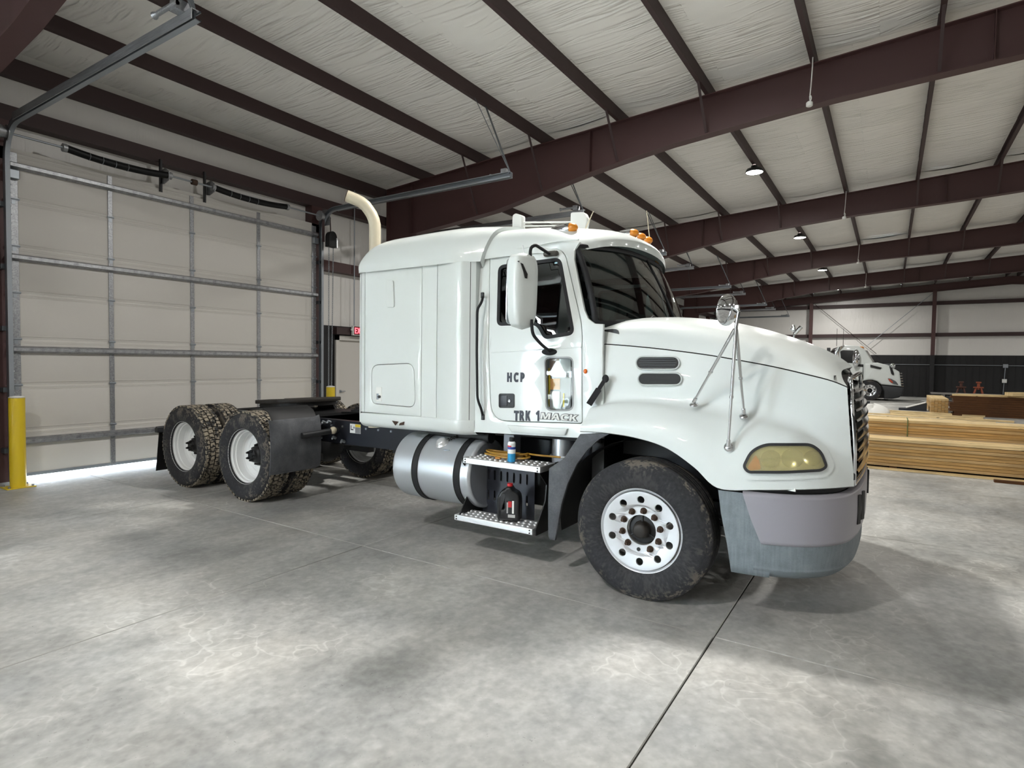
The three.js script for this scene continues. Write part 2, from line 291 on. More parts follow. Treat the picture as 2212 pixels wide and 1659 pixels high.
{ // apron outside the wall with the doors
  const apron = struct('ground', bb(XN - 40, XF + 30, -0.25, -0.03, ZL - 60, ZL - 0.21), std('#a9a59c', 0.9), 'pale paved yard outside the door wall');
}
// ---- roof: purlins, insulation strips, deck
const purlinZ = []; for (let k = 0; k < 10; k++) purlinZ.push(-8.69 + 1.52 * k);
const allP = [...purlinZ, ...purlinZ.map(z => 2 * ZRIDGE - z)];
{
  const sec = (yb, z, dir) => merge(bb(XN, XF, yb, yb + 0.006, z - 0.032, z + 0.032), bb(XN, XF, yb + 0.006, yb + 0.2, z + dir * 0.026 - 0.004, z + dir * 0.026 + 0.004), bb(XN, XF, yb + 0.2, yb + 0.206, z - 0.032, z + 0.032));
  for (const z of allP) struct('purlin', sec(roofY(z), z, z < ZRIDGE ? 1 : -1), M.steelDark, 'long dark red steel purlin under the pale roof insulation').userData.group = 'roof purlins';
  // eave struts
  for (const s of [0, 1]) { const z0 = s ? ZR - 0.14 : ZL, z1 = s ? ZR : ZL + 0.14; struct('eave_strut', bb(XN, XF, 5.36, 5.6, z0, z1), M.steelDark, s ? 'dark red eave strut along the plain long wall' : 'dark red eave strut along the wall of overhead doors'); }
  const ceiling = new THREE.Group(); ceiling.name = 'ceiling'; scene.add(ceiling); tag(ceiling, 'pale wrinkled vinyl roof insulation sagging between the purlins', null, null, 'structure');
  const lines = [ZL, ...purlinZ, ...purlinZ.map(z => 2 * ZRIDGE - z).reverse(), ZR];
  for (let k = -2; k < 5; k++) for (let i = 0; i < lines.length - 1; i++) {
    const z0 = lines[i], z1 = lines[i + 1], x0 = k === -2 ? XN : RX(k), x1 = k === 4 ? XF : RX(k + 1), rows = [], sag = Math.min(0.05, (z1 - z0) * 0.035) * rr(0.7, 1.2), ph = rr(0, 6);
    for (let a = 0; a <= 10; a++) { const t = a / 10, z = z0 + (z1 - z0) * t, r = []; for (let b = 0; b <= 24; b++) { const x = x0 + (x1 - x0) * b / 24; r.push(V(x, roofY(z) + 0.205 - 4 * t * (1 - t) * (sag + 0.008 * Math.sin(x * 3.1 + ph) + 0.006 * Math.sin(x * 7.3 + ph * 2)), z)); } rows.push(r); }
    const g = gridGeo(rows), uv = g.attributes.uv, du = rnd(), dv = rnd(); for (let q = 0; q < uv.count; q++) uv.setXY(q, uv.getX(q) * 1.0 + du, uv.getY(q) * (z1 - z0) / 1.52 + dv);
    part('insulation_panel', g, M.vinyl, ceiling);
  }
  const deck = (z0, z1) => { const y0 = roofY(z0) + 0.32, y1 = roofY(z1) + 0.32, g = extr([[z0, y0], [z1, y1], [z1, y1 + 0.06], [z0, y0 + 0.06]], XF - XN + 0.4); return mapGeo(g, (u, v, w) => V(XN - 0.2 + w, v, u)); };
  struct('roof', merge(deck(ZL - 0.3, ZRIDGE), deck(ZRIDGE, ZR + 0.3)), M.whiteFlat, 'sheet metal roof over the insulation');
}
// ---- frames: tapered rafters and columns
const rafBot = [[-9.0, 4.47], [-7.74, 4.59], [-6.74, 4.7], [-4.67, 5.11], [-3.98, 5.225], [-3.17, 5.34], [-2.08, 5.44], [-0.81, 5.54], [1.29, 5.62], [5.25, 5.85]];
const rafBotY = z => { const q = z <= ZRIDGE ? z : 2 * ZRIDGE - z; for (let i = 0; i < rafBot.length - 1; i++) if (q <= rafBot[i + 1][0]) { const [a, b] = [rafBot[i], rafBot[i + 1]]; return b[1] + (q - b[0]) * (b[1] - a[1]) / (b[0] - a[0]); } return 5.85; };
{
  const plate = (pts, w, x, h) => { // strip of plate following (z,y) points, width w about x
    const top = [], rows = [[], [], [], []]; for (const [z, y] of pts) { rows[0].push(V(x - w / 2, y, z)); rows[1].push(V(x + w / 2, y, z)); rows[2].push(V(x + w / 2, y + h, z)); rows[3].push(V(x - w / 2, y + h, z)); } rows.push(rows[0]);
    return BGU.toCreasedNormals(gridGeo(rows).toNonIndexed(), 0.4); };
  for (let k = -2; k <= 5; k++) {
    const x = k === -2 ? XN + 0.25 : k === 5 ? XF - 0.25 : RX(k), end = k === -2 || k === 5;
    const raf = new THREE.Group(); raf.name = numbered('rafter'); scene.add(raf); raf.position.set(x, 0, 0); tag(raf, end ? 'dark red rafter tight against the gable wall' : k === 1 ? 'deep dark red steel rafter behind the white truck' : k === 0 ? 'dark red steel rafter over the camera side of the truck bay' : 'dark red tapered steel rafter spanning the warehouse', null, 'steel rafters', 'structure');
    for (const m of [0, 1]) {
      const f = z => m ? 2 * ZRIDGE - z : z, yb = z => end ? roofY(z) - 0.42 : rafBotY(z);
      const bot = (end ? [[-9.5, 0], [5.25, 0]] : rafBot).map(([z]) => [f(z), yb(z)]), top = [[f(-9.7), roofY(-9.7) - 0.016], [ZRIDGE, roofY(ZRIDGE) - 0.016]];
      const outline = [...bot.map(([z, y]) => [z, y + 0.01]), [ZRIDGE, roofY(ZRIDGE) - 0.01], [bot[0][0], roofY(bot[0][0]) - 0.01]];
      part('web', mapGeo(extr(outline, 0.01), (u, v, w) => V(x + w - 0.005, v, u)), M.steel, raf);
      part('bottom_flange', plate(bot, 0.2, x, 0.016), M.steel, raf);
      part('top_flange', plate(top, 0.2, x, 0.016), M.steel, raf);
      if (!end) for (const zz of [-9.0, -4.67, 1.0]) part('stiffener', bb(x - 0.095, x + 0.095, rafBotY(f(zz)) + 0.01, roofY(f(zz)) - 0.01, f(zz) - 0.005, f(zz) + 0.005), M.steel, raf);
      // column
      const zc = f(-9.72), zi = f(-9.0), zb = f(-9.42), col = [[zc, 0.02], [zb, 0.02], [zi, rafBotY(zi) + 0.02], [zi, roofY(zi) - 0.02], [zc, roofY(zc) - 0.02]];
      part('column_web', mapGeo(extr(col, 0.01), (u, v, w) => V(x + w - 0.005, v, u)), M.steel, raf);
      part('column_flange', merge(bar(V(x, 0.02, zb), V(x, rafBotY(zi), zi), 0.2, 0.016, V(1, 0, 0)).clone(), bb(x - 0.1, x + 0.1, 0.02, roofY(zc), Math.min(zc, zc) - 0.008, zc + 0.008)), M.steel, raf);
      part('base_plate', bb(x - 0.13, x + 0.13, 0, 0.02, Math.min(zc, zb) - 0.03, Math.max(zc, zb) + 0.03), M.steel, raf);
      if (!end) purlinZ.forEach((pz, i) => { if (i === 5 || i === 0 || (m && i % 2)) return; for (const s of [-1, 1]) { if (k === 1 && i === 2 && s < 0 && false) continue; const z = f(pz); part('flange_brace', bar(V(x + s * 0.62, roofY(z) + 0.02, z), V(x + s * 0.085, rafBotY(z) + 0.03, z), 0.04, 0.006), M.steelDark, raf); } });
    }
  }
}
// ---- walls
const DX0 = k => RX(k) + 0.71, DX1 = k => RX(k) + 5.58, DH = 4.24, LAP = 0.05;
{
  const T = 0.2, zi = ZL, pieces = [], black = []; let x = XN;
  const seg = (x0, x1) => { pieces.push([x0, x1, 2.4, 5.75]); black.push([x0, x1, 0, 2.4]); };
  const MD = [8.47, 9.39];
  for (let k = -2; k <= 4; k++) { seg(x, DX0(k) + LAP); pieces.push([DX0(k) + LAP, DX1(k) - LAP, DH, 5.75]); x = DX1(k) - LAP; if (k === 0) { seg(x, MD[0]); pieces.push([MD[0], MD[1], 2.4, 5.75]); black.push([MD[0], MD[1], 2.19, 2.4]); x = MD[1]; } }
  seg(x, XF);
  const wallG = uvMetres(merge(pieces.map(([a, b, c, d]) => bb(a, b, c, d, zi - T, zi))), 1);
  const uvw = wallG.attributes.uv; for (let i = 0; i < uvw.count; i++) uvw.setXY(i, uvw.getX(i) / 3, uvw.getY(i) / 1.5);
  const w = struct('wall_left', wallG, M.wallVinyl, 'long wall with pale vinyl insulation above and black liner below');
  for (const [a, b, c, d] of black) { const m = part('liner_panel', bb(a, b, c, d, zi - T, zi + 0.03), M.liner, w); for (let r = a + 0.1; r < b - 0.05; r += 0.3) part('liner_rib', bb(r - 0.02, r + 0.02, c, d, zi + 0.03, zi + 0.045), M.liner, w); }
  for (let k = -2; k <= 4; k++) { // girts between the columns and door openings
    const x0 = k === -2 ? XN : RX(k), x1 = k === 4 ? XF : RX(k + 1);
    part('girt', bb(x0, x1, 4.75, 4.95, zi, zi + 0.2), M.steelDark, w);
    for (const [a, b] of [[x0, DX0(k) - 0.12], [DX1(k) + 0.12, x1]]) if (b > a + 0.05) part('girt', bb(a, b, 3.52, 3.72, zi, zi + 0.2), M.steel, w);
    part('girt', bb(DX1(k) + 0.61, x1, 2.22, 2.37, zi + 0.046, zi + 0.17), M.steelDark, w);
    for (const xx of [DX0(k) - 0.08, DX1(k) + 0.08]) part('door_jamb', bb(xx - 0.13, xx + 0.13, 0, 4.75, zi, zi + 0.2), M.steel, w);
    part('door_header', bb(DX0(k) - 0.2, DX1(k) + 0.2, DH, DH + 0.16, zi, zi + 0.2), M.doorSkin, w);
  }
  // gable walls and the far long wall
  const gable = (x0, x1, name, label, ribSide) => {
    const yTop = 0.2, o = [[ZL, 2.38], [ZR, 2.38], [ZR, roofY(ZR) + yTop], [ZRIDGE, roofY(ZRIDGE) + yTop], [ZL, roofY(ZL) + yTop]];
    const g = uvMetres(mapGeo(extr(o, x1 - x0), (u, v, ww) => V(x0 + ww, v, u)), 1); const a = g.attributes.uv; for (let i = 0; i < a.count; i++) a.setXY(i, a.getX(i) / 3, a.getY(i) / 1.5);
    const wl = struct(name, g, M.wallVinyl, label); part('liner_panel', bb(x0, x1 + (ribSide < 0 ? 0 : 0.03), 0, 2.38, ZL, ZR), M.liner, wl); return wl; };
  const wf = gable(XF, XF + 0.2, 'wall_far', 'gable wall with pale insulation over a black lower liner', -1);
  part('liner_face', bb(XF - 0.03, XF, 0, 2.38, ZL, ZR), M.liner, wf);
  for (let z = ZL + 0.3; z < ZR; z += 0.3) part('liner_rib', bb(XF - 0.042, XF - 0.03, 0, 2.38, z - 0.02, z + 0.02), M.liner, wf);
  for (const y of [3.42, 5.18]) part('girt', bb(XF - 0.2, XF, y, y + 0.2, ZL, ZR), M.steelDark, wf);
  for (const z of [-4.14, 1.98, 8.1, 14.2]) part('wind_column', merge(bb(XF - 0.46, XF - 0.445, 2.38, roofY(z) - 0.4, z - 0.09, z + 0.09), bb(XF - 0.445, XF - 0.21, 2.38, roofY(z) - 0.4, z - 0.006, z + 0.006), bb(XF - 0.22, XF - 0.205, 2.38, roofY(z) - 0.4, z - 0.09, z + 0.09)), M.steel, wf);
  for (const z of [-4.14, 1.98, 8.1, 14.2]) part('wind_column', bb(XF - 0.46, XF - 0.05, 0, 2.38, z - 0.1, z + 0.1), M.liner, wf);
  part('brace_rod', rod(onX(1760, 657, XF - 0.3), onX(1893, 764, XF - 0.3), 0.014, 0.014, 6), M.steelDark, wf);
  part('brace_rod', rod(onX(2014, 634, XF - 0.3), onX(1874, 746, XF - 0.3), 0.014, 0.014, 6), M.track, wf);
  gable(XN - 0.2, XN, 'wall_near', 'gable wall behind the camera with black lower liner', 1);
  const wr = struct('wall_right', bb(XN, XF, 2.4, 5.75, ZR, ZR + 0.2), M.wallVinyl, 'long insulated wall on the far side of the warehouse'); part('liner_panel', bb(XN, XF, 0, 2.4, ZR - 0.03, ZR + 0.2), M.liner, wr);
}
// conduit on the far gable wall
{
  const xc = XF - 0.075, c = thing('electrical_conduit', 'thin grey conduit run along the black gable liner', 'conduit', [xc, 1.84, 1.8]);
  part('run', rod(V(xc, 1.84, -6), V(xc, 1.84, 16), 0.022, 0.022, 8), M.track, c);
  const z1 = onX(2172, 790, xc).z; part('drop', rod(V(xc, 1.84, z1), V(xc, 0.3, z1 - 0.05), 0.018, 0.018, 8), M.track, c);
  part('junction_box', rbox(0.08, 0.2, 0.22, 0.015, xc - 0.02, 1.82, z1), M.track, c);
  part('outlet_box', rbox(0.09, 0.2, 0.2, 0.015, xc - 0.02, 1.02, z1 - 0.02), M.whiteFlat, c);
}
// ---- lamps
{
  const body = new THREE.LatheGeometry([[0.03, 0.15], [0.07, 0.145], [0.08, 0.09], [0.16, 0.075], [0.185, 0.03], [0.185, 0.0], [0.172, 0.0]].map(p => new THREE.Vector2(...p)), 28), face = new THREE.CircleGeometry(0.172, 28).rotateX(Math.PI / 2).translate(0, 0.004, 0), hook = merge(new THREE.TorusGeometry(0.02, 0.005, 6, 14).translate(0, 0.165, 0), rod(V(0, 0.18, 0), V(0, 0.24, 0), 0.006, 0.006, 6));
  const mBody = std('#2b2c2e', 0.5, 0.3), mGlow = glow(1, 0.96, 0.9, 14);
  lampSpots.forEach(([x, y, z]) => {
    const t = thing('high_bay_lamp', 'round lit high bay lamp in the ' + ['end bay behind the camera', 'bay with the camera', 'bay with the white truck', 'first bay past the truck', 'second bay past the truck', 'third bay past the truck', 'bay by the far gable'][Math.round((x - RX(-2)) / BAY - 0.5)] + (z < 0 ? ', door side slope' : ', other slope'), 'lamp', [x, y, z], 0, z < 0 ? 'lit lamps over the truck row' : 'lit lamps on the other slope');
    part('housing', body, mBody, t, true); part('lens', face, mGlow, t, true); part('hook', hook, mBody, t, true);
    const l = new THREE.RectAreaLight(LAMP_COLOR, LAMP_POWER, LAMP_SIZE, LAMP_SIZE); l.rotation.x = -Math.PI / 2; l.position.y = -0.012; t.add(l);
  });
}
// cords with white sockets that hang beside the rafters
for (let k = 1; k <= 4; k++) {
  const x = RX(k) - 0.32, z = -1.09, y0 = roofY(z) - 0.005, y1 = y0 - 0.68;
  const t = thing('hanging_socket', 'white socket on a looped cord beside the ' + ['deep rafter behind the truck', 'second rafter past the truck', 'third rafter past the truck', 'rafter nearest the gable wall'][k - 1], 'socket', [x, y1, z], 0, 'sockets on hanging cords');
  part('cord', tube([V(0.04, 0.68, 0.02), V(0.03, 0.55, 0.02), V(0.03, 0.3, 0.01), V(0.02, 0.08, 0), V(-0.05, 0.035, 0.02), V(-0.08, 0.05, 0.03), V(-0.03, 0.1, 0.02), V(0.05, 0.14, 0), V(0.06, 0.13, -0.01)], 0.008, 60, 6), M.paper, t, true);
  part('socket_body', new THREE.LatheGeometry([[0, 0.04], [0.03, 0.04], [0.045, 0.025], [0.045, -0.02], [0.03, -0.03], [0, -0.03]].map(p => new THREE.Vector2(...p)), 16), M.paper, t, true);
}
// ================================================================ OVERHEAD DOORS
function overheadDoor(k, label) {
  const x0 = DX0(k), x1 = DX1(k), z = -9.72, t = 0.05, H = 0.6096, y00 = 0.07, d = new THREE.Group(); d.name = 'door_' + (k + 2); scene.add(d); d.position.set((x0 + x1) / 2, 0, z); tag(d, label, null, null, 'structure');
  const stiles = [x0 + 0.055, x0 + 1.19, x0 + 2.39, x0 + 3.6, x1 - 0.055];
  for (let i = 0; i < 7; i++) {
    const y0 = y00 + i * H + 0.004, y1 = y0 + H - 0.008;
    // section with its stepped meeting rails
    const prof = [[0, y0 - 0.02], [0, y1 - 0.012], [0.012, y1], [t - 0.004, y1], [t, y1 - 0.004], [t, y0 + 0.004], [t - 0.012, y0 - 0.02]];
    const s = grp('section', d, [0, 0, 0]);
    part('panel', mapGeo(extr(prof.map(([a, b]) => [a - t, b]), x1 - x0 - 0.01), (u, v, w) => V(x0 + 0.005 + w, v, z + u)), M.doorSkin, s);
    part('rail', merge(bb(x0 + 0.02, x1 - 0.02, y0 + 0.03, y0 + 0.036, z, z + 0.008), bb(x0 + 0.02, x1 - 0.02, y1 - 0.05, y1 - 0.046, z, z + 0.006), bb(x0 + 0.02, x1 - 0.02, y1 - 0.03, y1 - 0.026, z, z + 0.006)), M.doorSkin, s);
    stiles.forEach((sx, j) => { const e = j === 0 || j === 4, w = e ? 0.1 : 0.062;
      part('stile', uvMetres(rbb(sx - w / 2, sx + w / 2, y0, y1, z, z + 0.016, 0.004), 0.4, [rnd(), rnd()]), M.galv, s);
      if (i) part('hinge', merge(bb(sx - w / 2 - 0.01, sx + w / 2 + 0.01, y0 - 0.02, y0 + 0.012, z + 0.012, z + 0.024), rod(V(sx - w / 2 - 0.012, y0 - 0.004, z + 0.028), V(sx + w / 2 + 0.012, y0 - 0.004, z + 0.028), 0.008, 0.008, 8), bb(sx - 0.02, sx + 0.02, y0 - 0.07, y0 - 0.02, z + 0.014, z + 0.02)), M.track, s);
      if (e) for (let q = 0; q < 5; q++) part('bolt', new THREE.SphereGeometry(0.008, 6, 4).translate(sx + (j ? 0.025 : -0.025), y0 + 0.07 + q * 0.11, z + 0.016), M.aluPolish, s); });
  }
  part('bottom_seal', bb(x0 + 0.01, x1 - 0.01, y00 - 0.015, y00 + 0.03, z - 0.045, z + 0.004), M.track, d);
  for (const y of [4.16, 2.97, 1.76, 0.54]) { // horizontal reinforcing struts, hat section
    const hat = [[0, -0.045], [0.012, -0.045], [0.07, -0.022], [0.07, 0.022], [0.012, 0.045], [0, 0.045], [0, 0.038], [0.01, 0.038], [0.062, 0.017], [0.062, -0.017], [0.01, -0.038], [0, -0.038]];
    part('strut', mapGeo(extr(hat, x1 - x0 - 0.02), (u, v, w) => V(x0 + 0.01 + w, y + v, z + 0.02 + u), 0, 0.3), M.galv, d);
  }
  for (const sx of [x0 + 0.05, x1 - 0.05]) part('top_roller_bracket', rbb(sx - 0.06, sx + 0.06, 3.98, 4.1, z + 0.01, z + 0.08, 0.01), M.track, d);
  return d;
}
function doorTracks(k, left, labels) {
  const x = left ? DX0(k) - 0.06 : DX1(k) + 0.08, zt = -9.62, yh = 4.63, R = 0.42, ze = -5.12, t = thing('door_track', labels, 'track', [x, 0, zt], 0, 'overhead door tracks');
  // C-shaped rail swept up the jamb, round the bend and out to its end
  const path = []; for (let y = 0.02; y < yh - R; y += (yh - R - 0.02) / 4) path.push([zt, y, 0]); for (let a = 0; a <= 8; a++) { const q = a / 8 * Math.PI / 2; path.push([zt + R - R * Math.cos(q), yh - R + R * Math.sin(q), q]); } path.push([ze, yh + 0.01, Math.PI / 2]);
  const s = left ? 1 : -1, prof = [[0, -0.04], [0, 0.04], [s * 0.05, 0.045], [s * 0.055, 0.03], [s * 0.048, 0.03], [s * 0.045, 0.038], [s * 0.006, 0.034], [s * 0.006, -0.034], [s * 0.045, -0.038], [s * 0.048, -0.03], [s * 0.055, -0.03], [s * 0.05, -0.045]];
  const rows = prof.map(([px, pn]) => path.map(([pz, py, q]) => V(x + px, py + pn * Math.sin(q), pz - pn * Math.cos(q)))); rows.push(rows[0]);
  part('rail', BGU.toCreasedNormals(gridGeo(rows).toNonIndexed(), 0.5), M.track, t);
  part('rail_angle', merge(bb(x - 0.03, x + 0.03, yh + 0.045, yh + 0.05, zt + R, ze), bb(x - s * 0.03 - 0.003, x - s * 0.03 + 0.003, yh - 0.04, yh + 0.05, zt + R, ze)), M.galv, t);
  for (const y of [0.4, 1.2, 2.0, 2.8, 3.6]) part('bracket', bb(x - 0.04, x + 0.02, y, y + 0.06, -9.78, zt - 0.03), M.dim, t);
  part('hanger', bar(V(x, yh + 0.03, ze - 0.02), V(x + 0.02, roofY(-5.65) + 0.03, -5.66), 0.05, 0.006), M.dim, t);
  part('hanger', bar(V(x, yh + 0.03, ze - 0.02), V(x - 0.3, roofY(-5.65) + 0.03, -5.64), 0.05, 0.006), M.dim, t);
  part('spring_bumper', merge(rod(V(x - s * 0.1, yh + 0.09, ze - 0.1), V(x - s * 0.1, yh + 0.09, ze - 0.42), 0.022, 0.022, 10), rod(V(x - s * 0.1, yh + 0.09, ze - 0.42), V(x - s * 0.1, yh + 0.09, ze - 0.48), 0.016, 0.034, 10), bb(x - s * 0.05 - 0.06, x - s * 0.05 + 0.06, yh + 0.04, yh + 0.13, ze - 0.2, ze - 0.1)), M.galv, t);
  return t;
}
function springGear(k) {
  const o = BAY * k, y = 4.51, z = -9.52, t = thing('torsion_shaft', 'steel shaft with two sagging springs over the door in the ' + ['truck bay', 'first bay past the truck', 'second bay past the truck'][k], 'shaft', [5.31 + o, y, z], 0, 'torsion shafts over the doors');
  part('rod', rod(V(2.74 + o, y, z), V(7.95 + o, y, z), 0.014, 0.014, 10), M.track, t);
  part('coupler', rod(V(5.17 + o, y, z), V(5.25 + o, y, z), 0.045, 0.045, 14), M.rust, t);
  for (const x of [4.79, 5.49]) part('bearing_post', merge(bb(x + o - 0.025, x + o + 0.025, 4.28, 4.78, z - 0.2, z - 0.193), bb(x + o - 0.025, x + o - 0.019, 4.28, 4.78, z - 0.2, z - 0.15)), M.plastic, t);
  for (const x of [4.79, 5.52]) part('bearing_plate', mapGeo(extr([[-0.2, -0.1], [-0.2, 0.1], [-0.05, 0.12], [0.05, 0.05], [0.05, -0.08], [-0.1, -0.12]], 0.008), (u, v, w) => V(x + o + w, y + v, z + u)), M.galv, t);
  for (const [x, s] of [[2.78, 1], [7.72, -1]]) part('cable_drum', merge(new THREE.CylinderGeometry(0.085, 0.07, 0.09, 20).rotateZ(Math.PI / 2).translate(x + o, y, z), new THREE.CylinderGeometry(0.1, 0.1, 0.012, 20).rotateZ(Math.PI / 2).translate(x + o + s * 0.045, y, z)), M.galv, t);
  for (const x of [2.7, 7.85]) part('end_plate', bb(x + o - 0.006, x + o + 0.006, 4.35, 4.66, -9.75, -9.42), M.galv, t);
  // each long spring sags and is wrapped in a dark sleeve
  for (const [a, b, q] of [[3.47, 4.8, 'longer black torsion spring sagging over the overhead door'], [5.55, 6.92, 'black torsion spring beside the shaft coupler, over the door']]) {
    const pts = []; for (let i = 0; i <= 10; i++) { const u = i / 10; pts.push(V(a + (b - a) * u + o, y - 0.05 * 4 * u * (1 - u) * 0.9, z)); }
    const s = grp('torsion_spring', t); s.userData = { label: 'black sleeved spring sagging on the shaft' };
    part('coil', tube(pts, 0.05, 40, 14), M.spring, s);
    for (const e of [0, 10]) part('winding_cone', rod(pts[e].clone().add(V(e ? 0 : -0.05, 0, 0)), pts[e].clone().add(V(e ? 0.05 : 0, 0, 0)), 0.056, 0.056, 14), M.galv, s);
    for (let q2 = 0; q2 < 4; q2++) { const u = 0.22 + q2 * 0.09, p = pts[Math.round(u * 10)]; part('clip_ring', new THREE.TorusGeometry(0.051, 0.004, 6, 16).rotateY(Math.PI / 2).translate(p.x + q2 * 0.03, p.y, p.z), M.track, s); }
  }
}
for (let k = -1; k <= 4; k++) {
  overheadDoor(k, k === 0 ? 'wide pale sectional overhead door with galvanized struts, light showing beneath' : 'closed pale sectional overhead door in the ' + ['bay with the camera', '', 'first bay past the truck', 'second bay past the truck', 'third bay past the truck', 'bay by the far gable'][k + 1]);
  for (const left of [true, false]) doorTracks(k, left, k === 0 ? (left ? 'galvanized door track at the edge beside the yellow post' : 'galvanized door track beside the chain hoist and exit door') : 'galvanized overhead door track, ' + (left ? 'nearer' : 'further') + ' side of the door in the ' + ['bay with the camera', '', 'first bay past the truck', 'second bay past the truck', 'third bay past the truck', 'bay by the far gable'][k + 1]);
  if (k >= 0 && k < 3) springGear(k);
}
// chain hoist beside the first door
{
  const p = V(7.86, 4.06, -9.45), t = thing('chain_hoist', 'black chain hoist box hung beside the overhead door', 'hoist', [p.x, p.y - 0.16, p.z]);
  part('cover', mapGeo(extr([...Array.from({ length: 13 }, (_, i) => [0.13 * Math.cos(i / 12 * Math.PI), 0.03 + 0.13 * Math.sin(i / 12 * Math.PI)]), [-0.13, -0.15], [0.13, -0.15]], 0.11, { bevel: 0.012 }), (u, v, w) => V(p.x + u * 0.75, p.y + v, p.z + w)), M.black, t);
  part('chain_guard', rbb(p.x + 0.07, p.x + 0.1, p.y - 0.16, p.y + 0.04, p.z + 0.05, p.z + 0.14, 0.008), M.aluPolish, t);
  part('bracket', merge(bb(p.x - 0.14, p.x - 0.08, p.y - 0.05, p.y + 0.38, p.z - 0.05, p.z - 0.04), rod(V(p.x, p.y + 0.15, p.z + 0.04), V(p.x, p.y + 0.45, p.z + 0.02), 0.012)), M.steelDark, t);
  const link = new THREE.TorusGeometry(0.014, 0.004, 5, 10).scale(0.8, 1.6, 1);
  for (const [dx, dz, yl] of [[-0.06, 0.06, 0.5], [0.05, 0.06, 0.75]]) { const gs = []; let n = 0; for (let y = p.y - 0.16; y > yl; y -= 0.036) { const g = link.clone(); if (n++ % 2) g.rotateY(Math.PI / 2); g.translate(p.x + dx + (yl > 0.6 ? -0.04 * Math.min(1, (p.y - y) / 3) : 0), y, p.z + dz); gs.push(g); } const m = part('chain', merge(gs), M.track, t); m.userData.kind = 'stuff'; }
}
{ // wall conduit dropping from the eave past the girt
  solo('wall_conduit', rod(V(8.77, 2.42, -9.74), V(8.77, 5.3, -9.74), 0.012, 0.012, 8), M.track, 'thin vertical conduit on the insulated wall above the exit sign', 'conduit');
}
// exit door and sign
{
  const d = new THREE.Group(); d.name = 'door_9'; scene.add(d); d.position.set(8.93, 0, -9.95); tag(d, 'plain pale steel exit door beside the overhead door', null, null, 'structure');
  const z = ZL + 0.04, a = 8.47, b = 9.39;
  part('frame', merge(bb(a - 0.06, a + 0.03, 0, 2.2, z - 0.2, z + 0.05), bb(b - 0.03, b + 0.06, 0, 2.2, z - 0.2, z + 0.05), bb(a - 0.06, b + 0.06, 2.1, 2.2, z - 0.2, z + 0.05)), M.doorSkin, d);
  part('leaf', rbb(a + 0.02, b - 0.02, 0.003, 2.115, z - 0.06, z - 0.015, 0.002), M.doorSkin, d);
  part('lever', merge(new THREE.CylinderGeometry(0.03, 0.03, 0.02, 16).rotateX(Math.PI / 2).translate(a + 0.1, 1.0, z), rod(V(a + 0.1, 1.0, z + 0.03), V(a + 0.21, 1.0, z + 0.03), 0.009), rod(V(a + 0.1, 1.0, z), V(a + 0.1, 1.0, z + 0.03), 0.009)), M.track, d);
}
const FONT = await new FontLoader().loadAsync('fonts/droid/droid_sans_bold.typeface.json');
function textGeo(s, h, depth, opt = {}) { const g = new TextGeometry(s, { font: FONT, size: h, depth, curveSegments: 4, bevelEnabled: false, ...opt }); g.computeBoundingBox(); const b = g.boundingBox; g.translate(-(b.min.x + b.max.x) / 2, -(b.min.y + b.max.y) / 2, 0); return g; }
{
  const z = -9.8, t = thing('exit_sign', 'small red lit EXIT sign above the exit door', 'sign', [8.93, 2.21, z]);
  part('housing', rbb(8.74, 9.12, 2.21, 2.42, z, z + 0.06, 0.01), M.whiteFlat, t);
  part('lit_face', rbb(8.765, 9.095, 2.225, 2.405, z + 0.055, z + 0.064, 0.003), std('#5e1218', 0.5), t);
  part('lettering', textGeo('EXIT', 0.125, 0.004).scale(0.82, 1, 1).translate(8.93, 2.315, z + 0.065), glow(1, 0.06, 0.08, 1.3), t);
  part('lamp_head', new THREE.SphereGeometry(0.03, 12, 8).translate(8.72, 2.33, z + 0.05), M.whiteFlat, t);
  const l = new THREE.RectAreaLight(lin(1, 0.06, 0.08), 0.6, 0.33, 0.17); l.position.set(0, 0.105, 0.08); l.rotation.y = Math.PI; t.add(l);
}
// yellow posts
for (const [x, z, lab] of [[2.81, -9.3, 'yellow steel bollard at the overhead door edge by the rear wheels'], [7.69, -9.2, 'yellow steel bollard in front of the exit door jamb']]) {
  const t = thing('bollard', lab, 'bollard', [x, 0, z]);
  part('post', new THREE.CylinderGeometry(0.084, 0.084, 1.14, 28).translate(0, 0.58, 0), M.yellow, t, true);
  part('cap', new THREE.LatheGeometry([[0, 1.17], [0.03, 1.168], [0.07, 1.16], [0.084, 1.15], [0.084, 1.14]].map(p => new THREE.Vector2(...p)), 28), M.paper, t, true);
  part('base_plate', rbox(0.3, 0.012, 0.26, 0.004, 0, 0.006, 0), M.yellow, t, true);
  for (const [a, b] of [[1, 1], [1, -1], [-1, 1], [-1, -1]]) part('anchor_bolt', new THREE.CylinderGeometry(0.014, 0.014, 0.03, 6).translate(a * 0.12, 0.02, b * 0.1), M.track, t, true);
}
